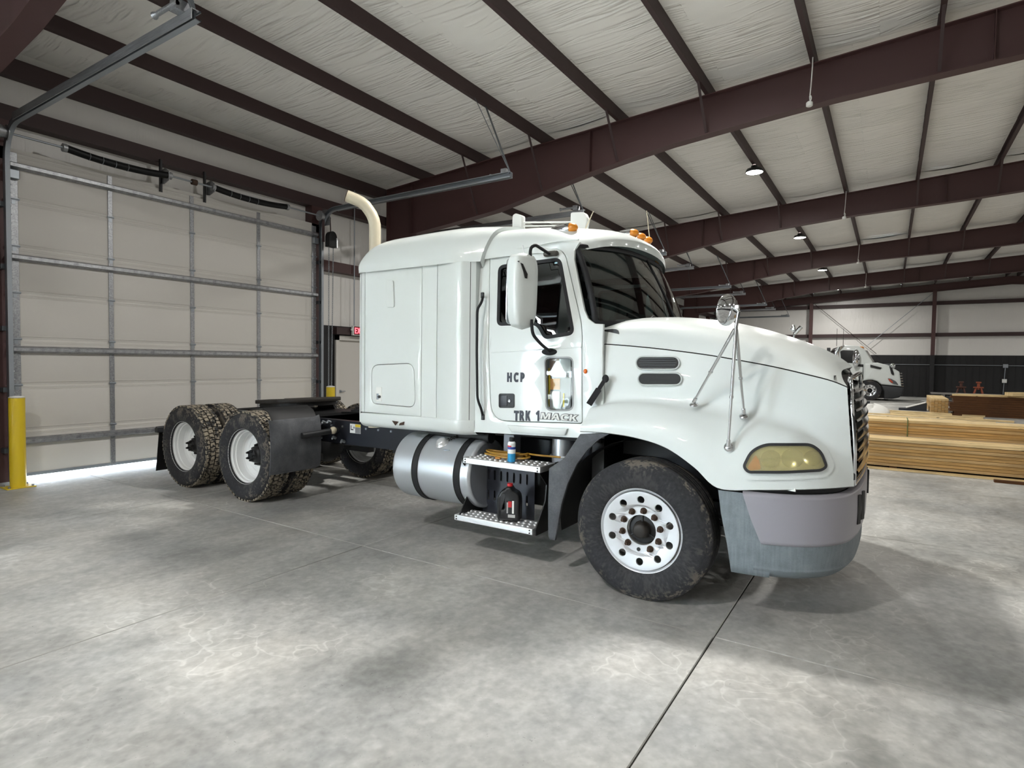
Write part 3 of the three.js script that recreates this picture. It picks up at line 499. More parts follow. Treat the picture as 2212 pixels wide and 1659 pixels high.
// ================================================================ WHITE HIGHWAY TRUCK
const CL = 5.22, TR = thing('semi_truck', 'white semi truck tractor with sleeper cab and grey bumper', 'truck', [CL, 0, -4.2]);
const LAT = (px, py, s) => onX(px, py, CL - s);                    // pixel on the lengthwise plane s metres out from the centre line
const mir = v => V(2 * CL - v.x, v.y, v.z);
const sideS = y => 1.1 - (y > 1.8 ? 0.075 * (y - 1.8) / 0.8 : 0);  // cab side leans in above the belt line
const cabPt = (px, py, S = sideS) => { let s = 1.1, p; for (let i = 0; i < 6; i++) { p = LAT(px, py, s); s = S(p.y); } return [p.z, p.y]; };
const cabPts = (l, S) => l.map(([a, b, r]) => { const p = cabPt(a, b, S); return r === undefined ? p : [...p, r]; });
const sidePanel = (outline, holes, t, proud, sg, S = sideS, maxEdge = 0.12, bevel = 0.003) => mapGeo(extr(outline, t - 2 * bevel, { holes, bevel }), (u, v, w) => V(CL - sg * (S(v, u) + proud - t + bevel + w), v, u), maxEdge, 0.5);
const both = fn => { for (const sg of [1, -1]) fn(sg); };
// ---- cab sides, doors, side windows
{
  const door = roundPoly(cabPts([[1059, 549, 0.03], [1208, 538, 0.05], [1221, 552, 0.04], [1255, 697, 0.2], [1257, 730], [1257, 914, 0.02], [1062, 908, 0.16]]), 0.02, 6);
  const win = roundPoly(cabPts([[1074, 703, 0.05], [1077, 574, 0.06], [1211, 557, 0.06], [1241, 722, 0.06], [1176, 732, 0.04], [1159, 700, 0.06]]), 0.04, 6);
  const peep = roundPoly(cabPts([[1176, 772, 0.05], [1238, 771, 0.05], [1239, 887, 0.06], [1179, 888, 0.06]]), 0.04, 5);
  const side = cabPts([[1016, 933], [1262, 947], [1303, 947], [1303, 700], [1284, 699], [1270, 688], [1262, 670], [1240, 560], [1241, 540], [1247, 530], [1252, 523], [1206, 522], [1062, 545], [1016, 552]]);
  both(sg => {
    const body = grp('cab_side', TR); 
    part('cab_panel', sidePanel(side, [offset(door, 0.006)], 0.03, 0, sg), M.white, body);
    part('door_gap', sidePanel(offset(door, 0.03), [offset(door, -0.04)], 0.012, -0.022, sg), M.gap, body);
    const dr = grp('door', TR);
    part('skin', sidePanel(door, sg > 0 ? [win, peep] : [win], 0.026, 0.001, sg), M.white, dr);
    part('window_seal', sidePanel(offset(win, 0.005), [offset(win, -0.022)], 0.03, 0.004, sg), M.rubber, dr);
    part('window_glass', sidePanel(offset(win, -0.015), [], 0.006, -0.008, sg), M.glass, dr);
    part('belt_crease', sidePanel(cabPts([[1061, 760], [1256, 748], [1256, 751], [1061, 763]]), [], 0.02, 0.004, sg), M.white, dr);
    if (sg > 0) {
      part('peep_seal', sidePanel(offset(peep, 0.004), [offset(peep, -0.006)], 0.03, 0.003, sg), std('#9a9d9e', 0.4), dr);
      part('peep_glass', sidePanel(offset(peep, -0.01), [], 0.004, -0.004, sg), M.clear, dr);
      const rect = (a, b, c, d) => cabPts([[a, b], [c, b], [c, d], [a, d]]);
      part('peep_backing', sidePanel(offset(peep, 0.02), [], 0.006, -0.06, sg), std('#8d9096', 0.4), dr);
      for (const [n, r, m] of [['peep_trim_shade', rect(1180, 775, 1201, 812), std('#7a6259', 0.6)], ['peep_trim_shade', rect(1182, 818, 1203, 842), std('#d29a5c', 0.6)], ['peep_trim_shade', rect(1180, 846, 1203, 884), M.aluPolish], ['peep_strap', rect(1177, 795, 1182, 880), M.yellow], ['peep_strap', rect(1209, 850, 1213, 880), M.yellow], ['peep_trim_shade', rect(1226, 776, 1240, 882), M.black]]) part(n, sidePanel(r, [], 0.006, -0.05, sg), m, dr);  // coloured panels behind the glass; the black one paints in shade
      part('handle_bezel', sidePanel(roundPoly(cabPts([[1078, 850], [1112, 850], [1112, 881], [1078, 881]]), 0.02, 4), [], 0.02, 0.008, sg), M.plastic, dr);
      part('handle_cup', sidePanel(roundPoly(cabPts([[1082, 854], [1097, 854], [1097, 877], [1082, 877]]), 0.01, 3), [], 0.014, 0.012, sg), std('#33353c', 0.4), dr);
      const lk = cabPt(1103, 866); part('lock_cylinder', new THREE.CylinderGeometry(0.012, 0.012, 0.03, 14).rotateZ(Math.PI / 2).translate(CL - 1.1 - 0.008, lk[1], lk[0]), M.chrome, dr);
      const txt = (s, px, py, h, sx, m, proud) => { const p = cabPt(px, py); return textGeo(s, h, 0.001, { bevelEnabled: true, bevelSize: 0.0042, bevelThickness: 0.0005, bevelSegments: 1 }).scale(sx, 1, 1).rotateY(-Math.PI / 2).translate(CL - 1.1 - proud, p[1], p[0]); };
      // vinyl letters; the pieces of backing film show a little
      [['H', 1101], ['C', 1115.5], ['P', 1129]].forEach(([c, x]) => part('door_letter', txt(c, x, 815, 0.072, 0.76, M.navy, 0.003), M.navy, dr));
      [['T', 1116], ['R', 1128], ['K', 1141], ['1', 1161.5]].forEach(([c, x]) => part('door_letter', txt(c, x, 898, 0.078, c === 'T' ? 0.8 : 0.72, M.navy, 0.003), M.navy, dr));
      const it = g => { const p = g.attributes.position; for (let i = 0; i < p.count; i++) p.setX(i, p.getX(i) + 0.1 * p.getY(i)); return g; };
      const em = (proud, bev, m) => { const p = cabPt(1208, 900.5); return it(new TextGeometry('MACK', { font: FONT, size: 0.05, depth: 0.004, curveSegments: 3, bevelEnabled: true, bevelSize: bev, bevelThickness: 0.001, bevelSegments: 1 })).center().scale(1.72, 1, 1).rotateY(-Math.PI / 2).translate(CL - 1.1 - proud, p[1], p[0]); };
      part('emblem_outline', em(0.003, 0.0042), std('#5d6065', 0.4), dr); part('emblem', em(0.008, 0.0005), M.whiteFlat, dr);
    }
    part('door_hinge_marker', merge(new THREE.SphereGeometry(0.016, 14, 10).scale(0.6, 1.2, 1).translate(CL - sg * 1.105, cabPt(1265, 802)[1], cabPt(1265, 802)[0])), M.amber, body);
    // sill under the door with its raised step pad
    part('sill_pad', mapGeo(extr(cabPts([[1098, 918], [1228, 926], [1222, 940], [1108, 933]]), 0.02, { bevel: 0.008 }), (u, v, w) => V(CL - sg * (1.098 + w), v, u)), M.white, body);
    // grab handle in its recess beside the sleeper
    const h = [LAT(1043, 640, 1.1), LAT(1041, 652, 1.14), LAT(1031, 668, 1.17), LAT(1030, 760, 1.17), LAT(1031, 862, 1.17), LAT(1040, 885, 1.14), LAT(1043, 900, 1.1)].map(p => sg > 0 ? p : mir(p));
    part('grab_handle', polyTube(h, 0.011, 0.05), M.rubber, body);
    for (const [px, py] of [[1043, 638], [1044, 901]]) { const p = LAT(px, py, 1.1); part('handle_foot', rbox(0.02, 0.05, 0.03, 0.006, CL - sg * 1.105, p.y, p.z), M.plastic, body); }
    const rc = cabPts([[1034, 655], [1047, 662], [1047, 890], [1036, 880]]); part('handle_recess', sidePanel(roundPoly(rc, 0.03, 4), [], 0.01, 0.004, sg), std('#cfd4d2', 0.4), body);
  });
}
// ---- windshield, roof, cab shell
const arc = (s0, z0, zc, y0, yc, n = 16) => { const o = []; for (let i = 0; i <= n; i++) { const s = s0 - 2 * s0 * i / n, q = 1 - (s / s0) ** 2; o.push(V(CL - s, y0 + (yc - y0) * q, z0 + (zc - z0) * (1 - Math.pow(Math.abs(s / s0), 2.6)))); } return o; };
{
  const wsB = LAT(1284, 698, 1.05), wsT = LAT(1243, 531, 1.0);
  const b = arc(1.045, wsB.z, -1.6, wsB.y, 1.98), t = arc(0.995, wsT.z, -1.93, wsT.y, 2.665), rows = []; for (let i = 0; i <= 8; i++) { const u = i / 8; rows.push(b.map((p, j) => p.clone().lerp(t[j], u).add(V(0, 0, 0.02 * Math.sin(Math.PI * u))))); }
  const glassRows = rows, W = grp('windshield', TR);
  part('glass', gridGeo(glassRows), M.glass, W);
  const rim = [...b, ...glassRows.map(r => r[r.length - 1]).slice(1), ...[...t].reverse().slice(1), ...glassRows.map(r => r[0]).reverse().slice(1, -1)];
  const cr = (p, q, r) => q.clone().sub(p).normalize().add(q.clone().sub(r).normalize());
  // wide black rubber gasket with rounded corners
  const inner = rim.map(p => { const c = V(CL, 2.32, p.z); const d = c.sub(p); d.z = 0; return p.clone().add(d.normalize().multiplyScalar(0.022)); });
  part('gasket', new THREE.TubeGeometry(new THREE.CatmullRomCurve3(inner, true, 'centripetal'), 160, 0.026, 8, true), M.rubber, W);
  for (const sgn of [1, -1]) { const q = V(CL - sgn * 0.55, 2.04, -1.68); part('wiper', merge(rod(V(CL - sgn * 0.1, 2.02, -1.57), q, 0.012), bar(V(CL - sgn * 0.75, 2.075, -1.79), V(CL - sgn * 0.18, 2.06, -1.61), 0.02, 0.03), rod(q, V(CL - sgn * 0.45, 2.075, -1.68), 0.01)), M.black, W); }
  part('centre_strip', tube([0, 2, 4, 6, 8].map(i => glassRows[i][8].clone().add(V(0, 0, 0.004))), 0.008, 20, 6), M.rubber, W);
  // cab roof, front lip follows the windshield
  const half = [ // station: [s,y,z] from the drip rail to the centre line
    [[1.055, 2.57, -3.04], [1.045, 2.655, -3.04], [0.985, 2.785, -3.03], [0.84, 2.855, -3.02], [0.45, 2.91, -3.02], [0, 2.925, -3.02]],
    [[1.045, 2.58, -2.6], [1.035, 2.64, -2.6], [0.975, 2.77, -2.6], [0.83, 2.84, -2.6], [0.45, 2.9, -2.6], [0, 2.915, -2.6]],
    [[1.035, 2.575, -2.38], [1.02, 2.62, -2.37], [0.955, 2.73, -2.35], [0.81, 2.805, -2.32], [0.45, 2.87, -2.28], [0, 2.885, -2.26]],
    [[1.02, 2.575, -2.26], [1.0, 2.61, -2.235], [0.94, 2.68, -2.19], [0.79, 2.755, -2.12], [0.45, 2.82, -2.03], [0, 2.84, -2.0]],
    [[1.01, 2.57, -2.2], [0.99, 2.592, -2.18], [0.92, 2.63, -2.1], [0.77, 2.69, -2.0], [0.45, 2.745, -1.915], [0, 2.765, -1.88]],
    [[1.0, 2.56, -2.195], [0.985, 2.575, -2.17], [0.91, 2.595, -2.085], [0.76, 2.635, -1.99], [0.45, 2.675, -1.91], [0, 2.69, -1.88]]];
  const full = half.map(r => { const a = r.map(([s, y, z]) => V(CL - s, y, z)); return [...a, ...a.slice(0, -1).reverse().map(mir)]; });
  const roof = grp('cab_roof', TR); part('roof_skin', gridGeo(smooth(full, 30, 40)), M.white, roof);
  part('drip_rail', merge(tube([[1056, 548], [1120, 538], [1206, 521], [1250, 518]].map(([a, c]) => LAT(a, c, 1.035)), 0.007, 20, 6)), M.white, roof);
  // marker lamps: chrome bullets with amber tips
  for (const [px, py, s] of [[1232, 493, 0.83], [1340, 513, 0.16], [1362, 520, -0.02], [1383, 528, -0.2], [1405, 549, -0.8]]) {
    const g = s > 0.5 ? LAT(px, py, s) : s < -0.5 ? V(CL + 0.8, 2.765, -2.1) : V(CL - s, 2.855, -2.0);
    const prof = Array.from({ length: 11 }, (_, i) => { const u = i / 10; return new THREE.Vector2(0.044 * Math.sqrt(Math.max(0, 1 - (1 - u) ** 2)) + 0.001, -0.2 * (1 - u)); });
    const L = grp('marker_lamp', TR, [g.x - CL, g.y, g.z + 4.2]);
    part('housing', new THREE.LatheGeometry(prof, 20).rotateX(Math.PI / 2), M.chrome, L, true);
    part('amber_lens', new THREE.SphereGeometry(0.043, 16, 10, 0, Math.PI * 2, 0, Math.PI / 2).scale(1, 1.6, 1).rotateX(Math.PI / 2), M.amberSolid, L, true);
    part('foot', rbox(0.05, 0.04, 0.14, 0.012, 0, -0.04, -0.06), M.plastic, L, true);
  }
  // white bracket pair with rods on the roof
  const R = grp('roof_rack', TR);
  const a0 = LAT(1117, 478, 0.62), a1 = LAT(1243, 475, 0.3);
  part('bracket', mapGeo(extr(roundPoly([[-0.05, -0.09], [0.05, -0.09], [0.05, 0.05], [-0.02, 0.075], [-0.05, 0.06]], 0.015, 3), 0.06, { bevel: 0.005 }), (u, v, w) => V(a0.x + w, a0.y + v, a0.z + u)), M.whiteFlat, R);
  part('bracket', mapGeo(extr(roundPoly([[-0.05, -0.16], [0.09, -0.16], [0.12, 0.0], [0.09, 0.06], [-0.05, 0.075]], 0.02, 3), 0.06, { bevel: 0.005 }), (u, v, w) => V(a1.x + w, a1.y + v, a1.z + u)), M.whiteFlat, R);
  for (const dy of [-0.03, 0.0]) part('rod', rod(a0.clone().add(V(0.03, dy - 0.01, 0.04)), a1.clone().add(V(0.03, dy - 0.01, -0.04)), 0.008), M.whiteFlat, R);
  // whip antennas
  part('antenna', merge(rod(LAT(1407, 550, -0.85), LAT(1397, 455, -0.85), 0.006, 0.004, 8), rod(LAT(1262, 500, 0.35), LAT(1282, 456, 0.35), 0.006, 0.004, 8)), M.cream, TR);
  // back, floor and inner trim close the cab
  part('cab_inner', merge(bb(CL - 1.06, CL + 1.06, 1.06, 1.14, -3.05, -1.86), bb(CL - 0.99, CL + 0.99, 1.1, 2.62, -3.02, -2.98), bb(CL - 0.8, CL + 0.8, 2.62, 2.8, -3.02, -2.98), bb(CL - 0.93, CL + 0.93, 1.06, 1.88, -1.9, -1.88)), std('#1b1c1e', 0.85), TR);
  part('dashboard', mapGeo(extr(roundPoly([[-2.3, 1.55], [-2.25, 1.86], [-2.05, 1.93], [-1.75, 1.95], [-1.75, 1.2], [-2.1, 1.2]], 0.06, 4), 2.0), (u, v, w) => V(CL - 1.0 + w, v, u)), M.plastic, TR);
  for (const s of [1, -1]) { const S = grp('cab_seat', TR); const x = CL - s * 0.55; part('cushion', rbb(x - 0.26, x + 0.26, 1.42, 1.56, -2.75, -2.28, 0.05), M.seat, S); part('backrest', rbb(x - 0.25, x + 0.25, 1.5, 2.2, -2.86, -2.72, 0.05), M.seat, S); part('headrest', rbb(x - 0.14, x + 0.14, 2.2, 2.38, -2.85, -2.75, 0.04), M.seat, S); part('pedestal', rbb(x - 0.15, x + 0.15, 1.14, 1.43, -2.7, -2.35, 0.02), M.plastic, S); }
  const wheel = new THREE.TorusGeometry(0.22, 0.016, 10, 32).rotateX(-1.0).translate(CL + 0.55, 1.95, -2.18); part('steering_wheel', merge(wheel, rod(V(CL + 0.55, 1.95, -2.18), V(CL + 0.55, 1.7, -1.95), 0.03), bar(V(CL + 0.34, 1.95, -2.18), V(CL + 0.76, 1.95, -2.18), 0.04, 0.02)), M.black, TR);
}
// ---- sleeper box
{
  const S = (v, u) => { const z = u; if (z > -3.44) { const t = (z + 3.44) / 0.4; return 1.15 + 0.035 * Math.sin(Math.PI * Math.min(1, t * 0.92)) - 0.06 * Math.max(0, t - 0.75) / 0.25; } if (z < -4.38) return 1.15 - 0.03 * ((-4.38 - z) / 0.08) ** 2; return 1.15; };
  const P = (a, b) => { const p = LAT(a, b, 1.15); return [p.z, p.y]; };
  const L0 = -4.46, tops = () => 2.548, y0 = 1.165;
  both(sg => {
    const B = grp('sleeper_side', TR);
    const pan = (n, z0, z1, ya, yb, holes = []) => part(n, sidePanel([[z0, ya], [z1, ya], [z1, yb], [z0, yb]], holes, 0.02, 0, sg, S, 0.08, 0.0025), M.white, B);
    const hz = (x) => LAT(x, 700, 1.15).z;
    const hatch = roundPoly([[...P(803, 789), 0.09], [...P(893, 785), 0.09], [...P(897, 880), 0.09], [...P(803, 871), 0.06]], 0.06, 6);
    const vent = roundPoly([P(836, 606), P(851, 606), P(853, 664), P(837, 664)], 0.02, 4);
    const zA = hz(788), zB = hz(911), zC = hz(944);
    const fold = (n, z0, z1, nz) => { const zs = Array.from({ length: nz + 1 }, (_, i) => z0 + (z1 - z0) * i / nz), at = (z, y, d) => V(CL - sg * (S(y, z) - d), y, z), f = [y0, tops()].map(y => zs.map(z => at(z, y, 0))), bk = [y0, tops()].map(y => zs.map(z => at(z, y, 0.02))), e = i => gridGeo([[f[0][i], f[1][i]], [bk[0][i], bk[1][i]]]); part(n, merge(gridGeo(f, sg < 0), gridGeo([f[0], bk[0]]), gridGeo([f[1], bk[1]]), e(0), e(nz)), M.white, B); };
    fold('corner_strip', L0, zA - 0.003, 6);
    pan('main_panel', zA + 0.003, zB - 0.003, y0, tops(), [offset(hatch, 0.005)]);
    fold('filler_strip', zB + 0.003, zC - 0.003, 2);
    fold('front_fairing', zC + 0.003, -3.045, 24);
    part('backing', bb(sg > 0 ? CL - 1.135 : CL + 1.05, sg > 0 ? CL - 1.05 : CL + 1.135, 1.1, 2.56, L0 + 0.02, -3.08), M.gap, B);
    const kz = Array.from({ length: 33 }, (_, i) => L0 + 0.005 + (i / 32) * 1.41), kp = spline([V(-0.01, 1.158, 0), V(0.006, 1.15, 0), V(0.008, 1.1, 0), V(-0.004, 1.05, 0), V(-0.04, 1.02, 0), V(-0.1, 1.012, 0), V(-0.16, 1.012, 0)], 18);
    part('lower_skirt', gridGeo(kp.map(q => kz.map(z => V(CL - sg * (S(1.1, z) + q.x - 0.004), q.y + (z + 4.4) * 0.012, z))), sg > 0), M.white, B);
    const H = grp('luggage_hatch', TR);
    part('hatch_skin', sidePanel(hatch, [], 0.018, 0.0, sg, S), M.white, H);
    part('latch_plate', sidePanel(roundPoly([P(812, 836), P(825, 836), P(825, 867), P(812, 867)], 0.008, 3), [], 0.012, 0.004, sg, S), std('#e4e6e2', 0.5), H);
    part('latch_cup', sidePanel([P(814, 850), P(819, 850), P(819, 863), P(814, 863)], [], 0.008, 0.006, sg, S), M.track, H);
    part('latch_knob', new THREE.CylinderGeometry(0.014, 0.014, 0.02, 12).rotateZ(Math.PI / 2).translate(CL - sg * 1.16, P(821, 857)[1], P(821, 857)[0]), M.plastic, H);
    part('vent_cover', sidePanel(vent, [], 0.014, 0.014, sg, S), M.white, B);
    // chipped dark patches at the lower edge
    if (sg > 0) for (const pts of [[[846, 909], [859, 911], [853, 919]], [[863, 914], [872, 911], [871, 918], [861, 919]]]) part('paint_chip', sidePanel(pts.map(([a, b]) => { const p = LAT(a, b, 1.165); return [p.z, p.y]; }), [], 0.01, 0.012, sg, () => 1.15, 0, 0.001), M.rust, B);
  });
  part('sleeper_shell', merge(bb(CL - 1.095, CL + 1.095, 1.06, 2.6, -3.075, -3.05), bb(CL - 1.13, CL + 1.13, 1.06, 2.6, L0, L0 + 0.03), bb(CL - 1.1, CL + 1.1, 1.06, 1.1, L0, -3.05)), M.white, TR);
  const half = [
    [[1.11, 2.54, -4.47], [1.11, 2.61, -4.475], [1.02, 2.69, -4.47], [0.86, 2.75, -4.46], [0.45, 2.79, -4.45], [0, 2.8, -4.45]],
    [[1.155, 2.54, -4.45], [1.155, 2.615, -4.45], [1.06, 2.75, -4.43], [0.92, 2.825, -4.41], [0.45, 2.88, -4.39], [0, 2.89, -4.39]],
    [[1.165, 2.54, -4.38], [1.165, 2.62, -4.38], [1.075, 2.785, -4.33], [0.93, 2.87, -4.3], [0.45, 2.93, -4.27], [0, 2.94, -4.27]],
    [[1.17, 2.54, -3.9], [1.168, 2.625, -3.9], [1.08, 2.81, -3.9], [0.92, 2.895, -3.9], [0.45, 2.96, -3.9], [0, 2.975, -3.9]],
    [[1.18, 2.54, -3.45], [1.175, 2.63, -3.45], [1.08, 2.825, -3.42], [0.91, 2.905, -3.4], [0.45, 2.965, -3.38], [0, 2.98, -3.38]],
    [[1.195, 2.54, -3.25], [1.19, 2.63, -3.25], [1.08, 2.82, -3.22], [0.9, 2.9, -3.2], [0.45, 2.96, -3.18], [0, 2.975, -3.18]],
    [[1.105, 2.545, -3.0], [1.09, 2.635, -2.98], [1.02, 2.8, -2.925], [0.87, 2.875, -2.9], [0.45, 2.93, -2.88], [0, 2.945, -2.88]]];
  const full = half.map(r => { const a = r.map(([s, y, z]) => V(CL - s, y, z)); return [...a, ...a.slice(0, -1).reverse().map(mir)]; });
  const rows = smooth(full, 36, 40); const rf = grp('sleeper_roof', TR);
  part('roof_skin', merge(gridGeo(rows), gridGeo([rows[0], rows[0].map(p => V(p.x, 2.55, p.z))])), M.white, rf);
  part('roof_edge', gridGeo([rows[rows.length - 1], rows[rows.length - 1].map(p => V(CL + (p.x - CL) * 0.955, p.y - 0.05, p.z - 0.008))]), M.white, rf);
}
// ---- hood and fenders: a control net of points read off the side, mirrored
const HOOD = (() => {
  const st = [ // per station: lower edge, shoulder, valley, seam, upper shoulder, top : [px, py, s]
    [[1252, 931, 1.24], [1264, 905, 1.2], [1286, 873, 1.07], [1301, 743, 1.04], [1302, 711, 0.985], [1332, 691, 0.66]],
    [[1310, 935, 1.25], [1315, 898, 1.215], [1325, 865, 1.065], [1345, 746, 1.03], [1346, 706, 0.955], [1385, 688, 0.64]],
    [[1380, 947, 1.25], [1382, 903, 1.22], [1388, 862, 1.055], [1410, 752, 1.01], [1410, 704, 0.92], [1452, 687, 0.62]],
    [[1440, 968, 1.25], [1442, 915, 1.22], [1450, 867, 1.045], [1470, 759, 0.99], [1470, 710, 0.89], [1505, 691, 0.6]],
    [[1500, 1010, 1.25], [1502, 937, 1.22], [1515, 875, 1.03], [1530, 767, 0.97], [1530, 719, 0.86], [1562, 701, 0.58]],
    [[1548, 1053, 1.25], [1555, 962, 1.21], [1577, 884, 1.01], [1595, 778, 0.94], [1595, 733, 0.83], [1624, 716, 0.56]],
    [[1640, 1058, 1.225], [1632, 968, 1.18], [1645, 897, 0.99], [1665, 791, 0.91], [1665, 752, 0.8], [1690, 737, 0.54]],
    [[1735, 1057, 1.13], [1722, 975, 1.11], [1725, 922, 0.97], [1735, 807, 0.885], [1735, 777, 0.775], [1752, 761, 0.53]],
    [[1800, 1054, 1.0], [1792, 1000, 0.99], [1788, 962, 0.94], [1797, 823, 0.865], [1792, 804, 0.76], [1797, 786, 0.53]],
    [[1845, 1050, 0.86], [1843, 1012, 0.865], [1838, 960, 0.87], [1830, 836, 0.85], [1822, 822, 0.76], [1818, 803, 0.55]]];
  const rows = [[], [], [], [], [], [], [], [], []];              // lower, side, shoulder, top of fender, valley, hood side, seam, upper shoulder, crown
  const L = ([a, b, c]) => LAT(a, b, c);
  st.forEach((q, i) => {
    const [lo, sh, va, se, us, to] = q.map(L), front = Math.max(0, (i - 6) / 3);
    rows[0].push(lo); rows[1].push(lo.clone().lerp(sh, 0.5).add(V(-0.018 * (1 - front), 0.0, 0))); rows[2].push(sh); rows[3].push(sh.clone().lerp(va, 0.5).add(V(-0.008, 0.022 * (1 - front), 0)));
    rows[4].push(va); rows[5].push(va.clone().lerp(se, 0.5).add(V(-0.014 + 0.01 * front, 0, 0))); rows[6].push(se); rows[7].push(us); rows[8].push(to);
  });
  return rows;
})();
{
  const NU = 54, NV = 40;
  const crown = HOOD[8].map(p => V(CL, p.y + 0.035, p.z + 0.04)), low = HOOD.slice(0, 7), up = HOOD.slice(6);
  const nudge = (r, dy) => r.map(p => p.clone().add(V(0, dy, 0)));
  both(sg => {
    const f = a => sg > 0 ? a : a.map(r => r.map(mir)), F = grp('hood_side', TR);
    const body = smooth([...low.slice(0, 6), nudge(low[6], -0.004)], NV, NU);
    const onBody = onGrid(body);
    part('fender', gridGeo(f(body), sg > 0), M.white, F);
    // rolled lip round the wheel arch
    const lip = body[0]; part('fender_lip', gridGeo(f([lip, lip.map(p => p.clone().add(V(0.02, -0.008, 0))), lip.map(p => p.clone().add(V(0.09, 0.01, 0)))]), sg > 0), M.white, F);
    // dark inner arch
    // vents: dark louvred slots let into the hood side
    for (const [x0, y0, x1, y1, n] of [[1376, 771, 1468, 797, 5], [1380, 806, 1473, 831, 0]]) {
      const P = onBody;
      const cx = (x0 + x1) / 2, cy = (y0 + y1) / 2, w = (x1 - x0) / 2, h = (y1 - y0) / 2, oval = (k) => Array.from({ length: 32 }, (_, i) => { const a = i / 32 * 2 * Math.PI, c = Math.cos(a), d = Math.sin(a); return [cx + Math.sign(c) * Math.min(w - h, 1e9) * (Math.abs(c) > 1e-6 ? 1 : 0) + (h * k) * c, cy + h * k * d]; });
      const on = (pts, out) => pts.map(([a, b]) => { const p = P(a, b); p.x -= out; return sg > 0 ? p : mir(p); });
      const fan = pts => { const c = pts.reduce((q, p) => q.add(p), V(0, 0, 0)).multiplyScalar(1 / pts.length); return gridGeo([[...pts, pts[0]], [...pts, pts[0]].map(() => c)]); };
      part('vent_recess', fan(on(oval(1), 0.012)), M.black, F);
      part('vent_rim', new THREE.TubeGeometry(new THREE.CatmullRomCurve3(on(oval(1.04), 0.012), true), 64, 0.006, 6, true), std('#c4cac9', 0.4), F);
      for (let i = 0; i < n; i++) { const y = y0 + (i + 0.7) / (n + 0.4) * (y1 - y0), k = w - h * 0.4 - Math.abs(y - cy) * 0.5; const [a, b] = on([[cx - k, y], [cx + k, y]], 0.016); part('vent_louvre', bar(a, b, 0.006, 0.006), std('#3d4144', 0.5), F); }
    }
    // rubber hood latch
    const l0 = LAT(1308, 818, 1.12), l1 = LAT(1276, 868, 1.16), mid = l0.clone().lerp(l1, 0.45), T = grp('hood_latch', TR), q = p => sg > 0 ? p : mir(p);
    part('strap', bar(q(l0), q(l1), 0.018, 0.03), M.rubber, T); part('pull_tab', bar(q(mid), q(l1.clone().add(V(-0.01, -0.02, -0.01))), 0.03, 0.045), M.rubber, T); part('anchor', new THREE.SphereGeometry(0.028, 12, 8).scale(0.7, 1.1, 1).translate(q(l0).x, l0.y, l0.z), M.rubber, T);
    // headlamp on the curved fender front
    const hs = px => { const u = (px - 1548) / 295; return 1.232 - 0.0 * u - (u > 0.25 ? 0.33 * (u - 0.25) ** 1.7 : 0); };
    const H = grp('headlamp', TR), lampPts = roundPoly([[1606, 1008, 12], [1622, 975, 24], [1652, 960, 26], [1752, 960, 24], [1774, 976, 14], [1786, 1008, 10], [1774, 1016, 8], [1700, 1020, 20], [1616, 1020, 10]].map(p => p), 10, 5);
    const toS = (off) => (u, v, w) => { const p = onBody(u, v); const q = onX(u, v, p.x - off - w); return sg > 0 ? q : mir(q); };
    const shp = (pts, d) => extr(pts, d);
    part('bezel', mapGeo(extr(offset(lampPts, 3), 0.02, { holes: [offset(lampPts, -3)] }), toS(0.012), 14), M.plastic, H);
    part('surround', mapGeo(extr(offset(lampPts, 17), 0.012, { holes: [offset(lampPts, 2)] }), toS(0.0), 14), M.white, H);
    part('reflector', mapGeo(shp(lampPts, 0.002), toS(0.006), 14), std('#dddace', 0.3, 0.3), H);
    part('bowl', merge([[1665, 991, 22], [1712, 990, 25], [1755, 990, 20]].map(([a, b, r]) => mapGeo(extr(Array.from({ length: 20 }, (_, i) => [a + r * Math.cos(i / 10 * Math.PI), b + r * 0.85 * Math.sin(i / 10 * Math.PI)]), 0.004), toS(0.01), 14))), std('#eceade', 0.15, 0.6), H);
    part('turn_lens', mapGeo(shp(roundPoly([[1614, 1010], [1632, 982], [1640, 995], [1644, 1014], [1620, 1017]], 4, 3), 0.006), toS(0.014), 14), M.amberSolid, H);
    part('lens', mapGeo(shp(offset(lampPts, -1), 0.003), toS(0.026), 14), M.lens, H);
  });
  const top = smooth([nudge(up[0], 0.004), up[1], up[2], crown], 30, NU), far = [...top].reverse().slice(1).map(r => r.map(mir)), H = grp('hood_top', TR);
  part('skin', gridGeo([...top, ...far], true), M.white, H);
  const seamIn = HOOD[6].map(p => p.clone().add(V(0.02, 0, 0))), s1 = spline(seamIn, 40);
  both(sg => part('seam_shade_strip', gridGeo([s1.map(p => p.clone().add(V(0.07, 0.015, -0.03))), s1.map(p => p.clone().add(V(-0.012, 0, -0.004))), s1.map(p => p.clone().add(V(0.01, -0.03, -0.01)))].map(r => sg > 0 ? r : r.map(mir))), M.gap, H));  // dark strip set in the seam, standing in for its shadow
  // rear edge return and nose closing panel
  const rear = [...smooth(low, 30, 4).map(r => r[0]), ...top.map(r => r[0])], rearIn = rear.map(p => V(p.x + (CL - p.x) * 0.06, p.y - 0.01, p.z + 0.03)); both(sg => part('rear_return', gridGeo([rear, rearIn].map(r => sg > 0 ? r : r.map(mir))), M.white, H));
  part('engine_bay', merge(bb(CL - 0.75, CL + 0.75, 0.95, 1.6, -1.8, -0.32), bb(CL - 1.02, CL + 1.02, 0.75, 1.75, -1.95, -1.85)), M.black, TR);
  // ---- grille: frame and bowed chrome bars
  const G = grp('grille', TR), zf = -0.185;
  const bow = (s, y, out = 0) => V(CL - s, y, zf + out + 0.035 * (1 - (s / 0.86) ** 2) - 0.05 * Math.max(0, (y - 1.1) / 0.5) ** 1.5);
  const outline = []; const hw = y => y < 1.4 ? 0.845 : 0.845 - 0.5 * ((y - 1.4) / 0.2) ** 2 * 0.35;
